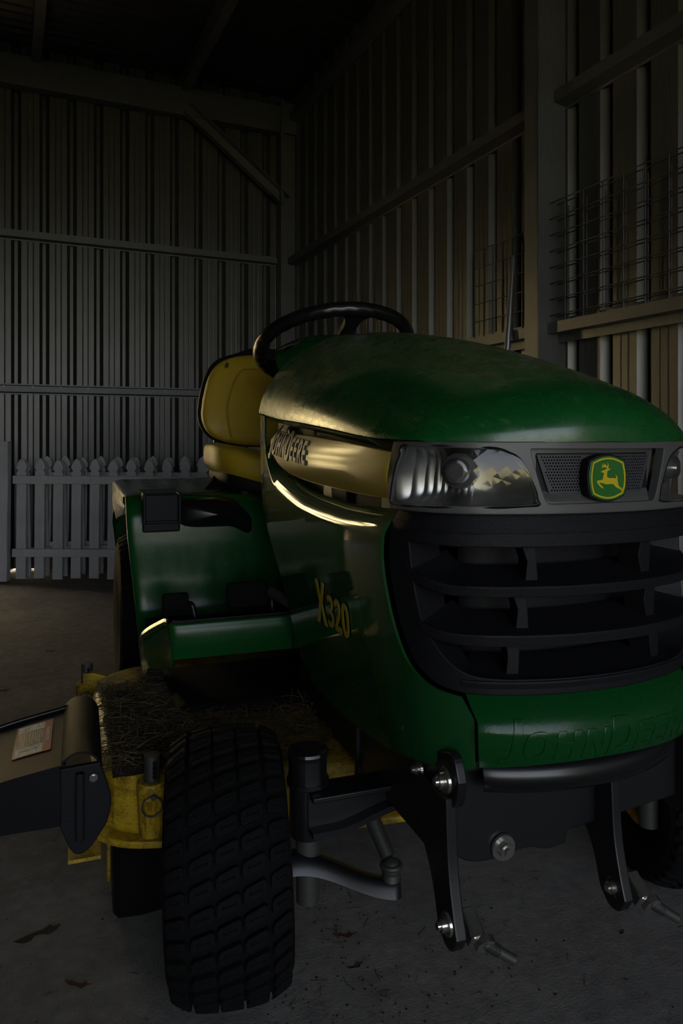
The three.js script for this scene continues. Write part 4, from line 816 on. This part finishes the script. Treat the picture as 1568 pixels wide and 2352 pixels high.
// ---------------------------------------------------------------- white picket fence panels stacked against the back wall
M.whitePaint = std({ color: rgb(0.88, 0.88, 0.90), map: again(texSteel, 1.5), roughness: 0.6, bumpMap: again(texGrain, 3), bumpScale: 0.0006 });
const picketShape = (w, h) => { const a = w / 2; return new THREE.Shape(outline([[-a, 0], [a, 0]], [[a, 0], [a, h - 0.070]], [[a, h - 0.070], [a * 0.74, h - 0.066], [a * 0.72, h - 0.060], [a * 1.08, h - 0.050], [a * 0.98, h - 0.034], [a * 0.55, h - 0.012], [0, h]], [[0, h], [-a * 0.55, h - 0.012], [-a * 0.98, h - 0.034], [-a * 1.08, h - 0.050], [-a * 0.72, h - 0.060], [-a * 0.74, h - 0.066], [-a, h - 0.070]], [[-a, h - 0.070], [-a, 0]])); };
const picketGeo = extrude(picketShape(0.048, 0.632), 0.014, 0.0015);
function fencePanel(n, pitch, place, yaw, roll, lean, label, endPost) {
  const f = group('fence_panel'); f.position.copy(place); f.rotation.order = 'YXZ'; f.rotation.set(lean, yaw, roll);
  tag(f, label, 'fence', 'picket fence panels stacked along the back wall');
  for (let k = 0; k < n; k++) mesh('picket', picketGeo, M.whitePaint, f).position.set(k * pitch, 0.012 + 0.004 * Math.sin(k * 2.3), 0);
  for (const y of [0.15, 0.535]) mesh('rail', box((n - 0.2) * pitch, 0.042, 0.022, (n - 1) * pitch / 2, y, 0.0265, 0.002), M.whitePaint, f);
  if (endPost) mesh('end_post', box(0.05, 0.735, 0.05, -0.085, 0.3675, 0.02, 0.003), M.whitePaint, f);
  return f;
}
// the panel's own x runs along the back wall; its rails face the camera
const alongWall = (sx, sz) => shedPoint(sx, 0, sz);
fencePanel(16, 0.095, V(-1.695, 0.012, -3.90), THREE.MathUtils.degToRad(3), THREE.MathUtils.degToRad(-0.55), 0, 'white picket fence panel in front with an end post', true);
fencePanel(17, 0.095, V(-1.715, 0.0, -4.01), THREE.MathUtils.degToRad(8), THREE.MathUtils.degToRad(1.0), -0.02, 'white picket fence panel second in the stack against wall', false);
fencePanel(16, 0.095, V(-1.645, 0.02, -4.09), THREE.MathUtils.degToRad(13), THREE.MathUtils.degToRad(-0.7), -0.03, 'white picket fence panel tilted at the back of the stack', false);
// bag squeezed in behind the end post
{
  M.bag = std({ color: rgb(0.05, 0.16, 0.03), map: again(texDust, 4), roughness: 0.55 }); M.bagDark = std({ color: rgb(0.012, 0.014, 0.012), roughness: 0.6 });
  const b = group('garden_bag'); b.position.set(-1.93, 0, -3.97); tag(b, 'green and black plastic bag behind the fence end post', 'bag');
  const crumple = (y0, y1, r0, r1) => sheet(40, 16, (u, v) => { const a = -u * 2 * Math.PI, y = lerp(y0, y1, v), r = lerp(r0, r1, v * v) * (1 + 0.09 * Math.sin(a * 5 + y * 22) + 0.05 * Math.sin(a * 11 - y * 41)); return V(Math.cos(a) * r, y, Math.sin(a) * r * 0.35); }, 0);
  mesh('bag_body', join(crumple(0.0, 0.56, 0.13, 0.125), crumple(0.56, 0.561, 0.125, 0.001)), M.bagDark, b);
  mesh('bag_top', join(crumple(0.56, 0.70, 0.126, 0.06), crumple(0.70, 0.701, 0.06, 0.001)), M.bag, b);
}
// ---------------------------------------------------------------- wire mesh panels, pole and stakes by the side wall
M.wire = std({ color: rgb(0.09, 0.09, 0.095), roughness: 0.45, metalness: 0.7 });
M.timber = std({ color: rgb(0.20, 0.13, 0.07), map: again(texSteel, 4), roughness: 0.85 });
function wirePanel(sz0, sz1, y0, y1, x, lean, stepV, stepH, label) {
  const p = inShed(group('wire_panel')); tag(p, label, 'wire mesh', 'wire mesh panels against the side wall');
  const R = 0.0024, at = (sz, y) => V(x - lean * (y - y0), y, sz), nV = Math.round((sz1 - sz0) / stepV), nH = Math.round((y1 - y0) / stepH);
  for (let k = 0; k <= nV; k++) mesh('upright_wire', rod(at(sz0 + k * stepV, y0), at(sz0 + k * stepV, y1), R, R, 6), M.wire, p);
  for (let k = 0; k <= nH; k++) mesh('cross_wire', rod(at(sz0, y0 + k * stepH).add(V(-2 * R, 0, 0)), at(sz0 + nV * stepV, y0 + k * stepH).add(V(-2 * R, 0, 0)), R, R, 6), M.wire, p);
}
wirePanel(2.62, 4.1, 1.128, 1.56, -0.062, 0, 0.083, 0.054, 'galvanised wire mesh panel standing on the wall ledge by column');
wirePanel(2.60, 4.1, 1.128, 1.545, -0.030, 0, 0.083, 0.054, 'second wire mesh panel behind the first on the ledge');
wirePanel(2.14, 2.5, 1.16, 1.51, -0.028, 0, 0.06, 0.07, 'wire mesh panel between wall and column, with wide squares');
const pole = (() => { const a = shedPoint(-0.22, 0.0, 2.485), b = shedPoint(-0.062, 1.427, 2.432); const g = rod(a, b, 0.012, 0.012, 20); return mesh('metal_pole', g, std({ color: rgb(0.7, 0.72, 0.75), roughness: 0.28, metalness: 0.8, map: again(texSteel, 5) })); })();
tag(pole, 'bright galvanised pole leaning on the side wall beside the column', 'pole');
const stake = (() => { const a = shedPoint(-0.13, 0.0, 2.535), b = shedPoint(-0.045, 1.27, 2.515), d = b.clone().sub(a), g = box(0.016, d.length(), 0.012, 0, 0, 0, 0.002); g.applyQuaternion(new THREE.Quaternion().setFromUnitVectors(V(0, 1, 0), d.clone().normalize())); g.translate(...a.clone().add(b).multiplyScalar(0.5).toArray()); return mesh('timber_stake', g, M.timber); })();
tag(stake, 'brown timber stake leaning between the pole and the column', 'stake');

// ---------------------------------------------------------------- dry clippings on the deck, leaves and bits on the floor
const toWorld = (x, y, z) => V(x, y, z).applyAxisAngle(V(0, 1, 0), tractor.rotation.y).add(tractor.position);
{
  const blade = sheet(1, 4, (u, v) => V((u - 0.5) * 0.0016 * (1 - 0.8 * v), 0.0025 * Math.sin(v * 3), (v - 0.5) * 0.026), 0.0003);
  const N = 5200, im = finish(new THREE.InstancedMesh(blade, std({ color: rgb(1, 1, 1), roughness: 0.9 }), N)), m = new THREE.Matrix4(), q = new THREE.Quaternion(), e = new THREE.Euler(), c = new THREE.Color();
  const heap = (x, z) => 0.014 + 0.016 * nA(x * 1.7 + 3, z * 1.7 + 5) + 0.012 * sstep(nB(x * 1.3, z * 1.3), 0.45, 0.6);
  for (let k = 0; k < N; k++) {
    let x, z; const which = rnd();
    if (which < 0.72) { x = rr(-0.552, -0.34); z = x < -0.47 ? rr(-0.62, -0.215) : rr(-0.71, -0.215); } else { x = rr(-0.34, -0.06); z = rr(-0.42, -0.17); }
    if (x > -0.43 && x < -0.14 && z < -0.395) { z = rr(-0.38, -0.2); }
    const p = toWorld(x, 0.258 + heap(x, z) * rnd(), z);
    e.set(rr(-0.5, 0.5), rr(0, 6.28), rr(-0.6, 0.6)); q.setFromEuler(e); const s = rr(0.6, 1.5);
    m.compose(p, q, V(s, s, s)); im.setMatrixAt(k, m);
    const b = rr(0.5, 1.1), t = rnd(); im.setColorAt(k, t < 0.12 ? c.setRGB(0.07 * b, 0.03 * b, 0.012 * b) : t < 0.3 ? c.setRGB(0.075 * b, 0.07 * b, 0.025 * b) : c.setRGB(0.16 * b, 0.115 * b, 0.055 * b));
  }
  im.name = 'grass_clippings'; im.userData = { kind: 'stuff', label: 'dry grass clippings heaped on the yellow mower deck', category: 'grass clippings' };
  scene.add(im);
  // matted dry layer under the loose blades
  const bed = sheet(50, 60, (u, v) => { const x = lerp(-0.545, -0.34, u), z = lerp(-0.21, lerp(-0.60, -0.72, sstep(u, 0.2, 0.5)), v), ed = Math.min(1, 8 * Math.min(u, 1 - u), 9 * Math.min(v, 1 - v)), p = V(x, 0.259 + ed * heap(x, z) * 0.75 + 0.003 * nD(x * 2, z * 2), z); return p; }, 0.001);
  M.thatch = std({ color: rgb(0.04, 0.03, 0.016), map: again(texDust, 20), roughness: 1, bumpMap: again(texGrain, 2), bumpScale: 0.006 });
  const t1 = mesh('thatch', bed, M.thatch, deck); t1.userData = { kind: 'stuff', label: 'matted brown thatch' };
}
function leafGeo(pts, curl) { // an irregular curled dead leaf, about a metre of outline scaled down by the caller
  const g = extrude(new THREE.Shape(outline([...pts, pts[0]])), 0.004, 0), t = norm(new TessellateModifier(0.12, 4).modify(g)), p = t.attributes.position;
  for (let i = 0; i < p.count; i++) { const x = p.getX(i), y = p.getY(i); p.setZ(i, p.getZ(i) + curl * (0.35 * x * x + 0.5 * y * y + 0.12 * Math.sin(x * 7) * y)); }
  t.computeVertexNormals(); t.rotateX(-Math.PI / 2); t.computeBoundingBox(); t.translate(0, -t.boundingBox.min.y, 0); return t;
}
const leafA = [[-1, -0.25], [-0.55, -0.42], [-0.25, -0.32], [-0.1, 0.0], [0.25, 0.02], [0.5, -0.12], [0.85, 0.05], [1, 0.3], [0.72, 0.32], [0.55, 0.5], [0.3, 0.3], [0, 0.28], [-0.25, 0.2], [-0.6, -0.02]];
const leafB = [[-1, 0], [-0.6, -0.18], [-0.1, -0.2], [0.3, -0.34], [0.6, -0.1], [1, -0.06], [0.5, 0.1], [0.35, 0.3], [0.1, 0.1], [-0.4, 0.16]];
const leafC = [[-1, 0], [-0.5, -0.3], [0.1, -0.34], [0.7, -0.18], [1, 0], [0.6, 0.24], [0, 0.34], [-0.6, 0.2]];
M.deadLeaf = std({ color: rgb(0.05, 0.03, 0.015), roughness: 0.9 }); M.redLeaf = std({ color: rgb(0.085, 0.032, 0.014), roughness: 0.85 }); M.darkBit = std({ color: rgb(0.02, 0.014, 0.01), roughness: 0.95 });
const onFloor = (px, py) => { const d = 0.78 * FOCAL / (py - 1000); return V((px - 784) / FOCAL * d, 0.0005, -d); };   // where a floor point seen there lies
function leaf(px, py, size, turn, shape, curl, mat, label) { const l = mesh('dead_leaf', leafGeo(shape, curl), mat); l.scale.setScalar(size); l.position.copy(onFloor(px, py)); l.rotation.y = turn; tag(l, label, 'leaf', 'dead leaves on the floor'); }
leaf(85, 2150, 0.034, 0.35, leafA, 0.3, M.deadLeaf, 'large torn brown leaf on the concrete left of the front tyre');
leaf(182, 2262, 0.022, -0.1, leafB, 0.5, M.redLeaf, 'curled reddish leaf on concrete outside the front tyre');
leaf(792, 2148, 0.021, 0.1, leafB, 0.5, M.redLeaf, 'crumpled red brown leaf on the concrete under the bumper');
leaf(1427, 2142, 0.008, 0.8, leafC, 0.6, M.deadLeaf, 'small dark leaf on concrete in front of the far wheel');
leaf(118, 1496, 0.022, 0.1, leafC, 0.7, M.deadLeaf, 'dark leaf on concrete between the fence and mower deck');
leaf(8, 1587, 0.024, 0.2, leafC, 0.7, M.deadLeaf, 'brown leaf on the concrete beyond the discharge chute');
leaf(815, 2220, 0.016, 0.5, leafB, 0.9, M.deadLeaf, 'narrow curled leaf scrap beside the front tyre');
{ // scattered crumbs and stalks of dirt, too many and small to count
  const bit = norm(new THREE.IcosahedronGeometry(1, 0)), stalk = rod(V(-1, 0, 0), V(1, 0.1, 0.25), 0.05, 0.035, 5), N = 420, m = new THREE.Matrix4(), q = new THREE.Quaternion();
  for (const [name, geo, n, big, label] of [['dirt_crumbs', bit, N, 0.0022, 'crumbs of dark dirt scattered over the concrete floor'], ['straw_bits', stalk, 130, 0.013, 'bits of straw scattered over the concrete floor']]) {
    const im = finish(new THREE.InstancedMesh(geo, name === 'dirt_crumbs' ? M.darkBit : M.deadLeaf, n));
    for (let k = 0; k < n; k++) { const near = rnd() < 0.55, p = near ? onFloor(830 + (rnd() + rnd() + rnd() - 1.5) * 330, clamp(2200 + (rnd() + rnd() + rnd() - 1.5) * 260, 1900, 2380)) : onFloor(rr(0, 1568), rr(1400, 2352)); q.setFromAxisAngle(V(0, 1, 0), rr(0, 6.28)); const s = big * rr(0.3, 1.0); p.y = s * (name === 'dirt_crumbs' ? 0.3 : 0.06); m.compose(p, q, V(s, s * 0.6, s * rr(0.5, 1))); im.setMatrixAt(k, m); }
    im.name = name; im.userData = { kind: 'stuff', label, category: 'debris' }; scene.add(im);
  }
}
renderer.render(scene, camera);
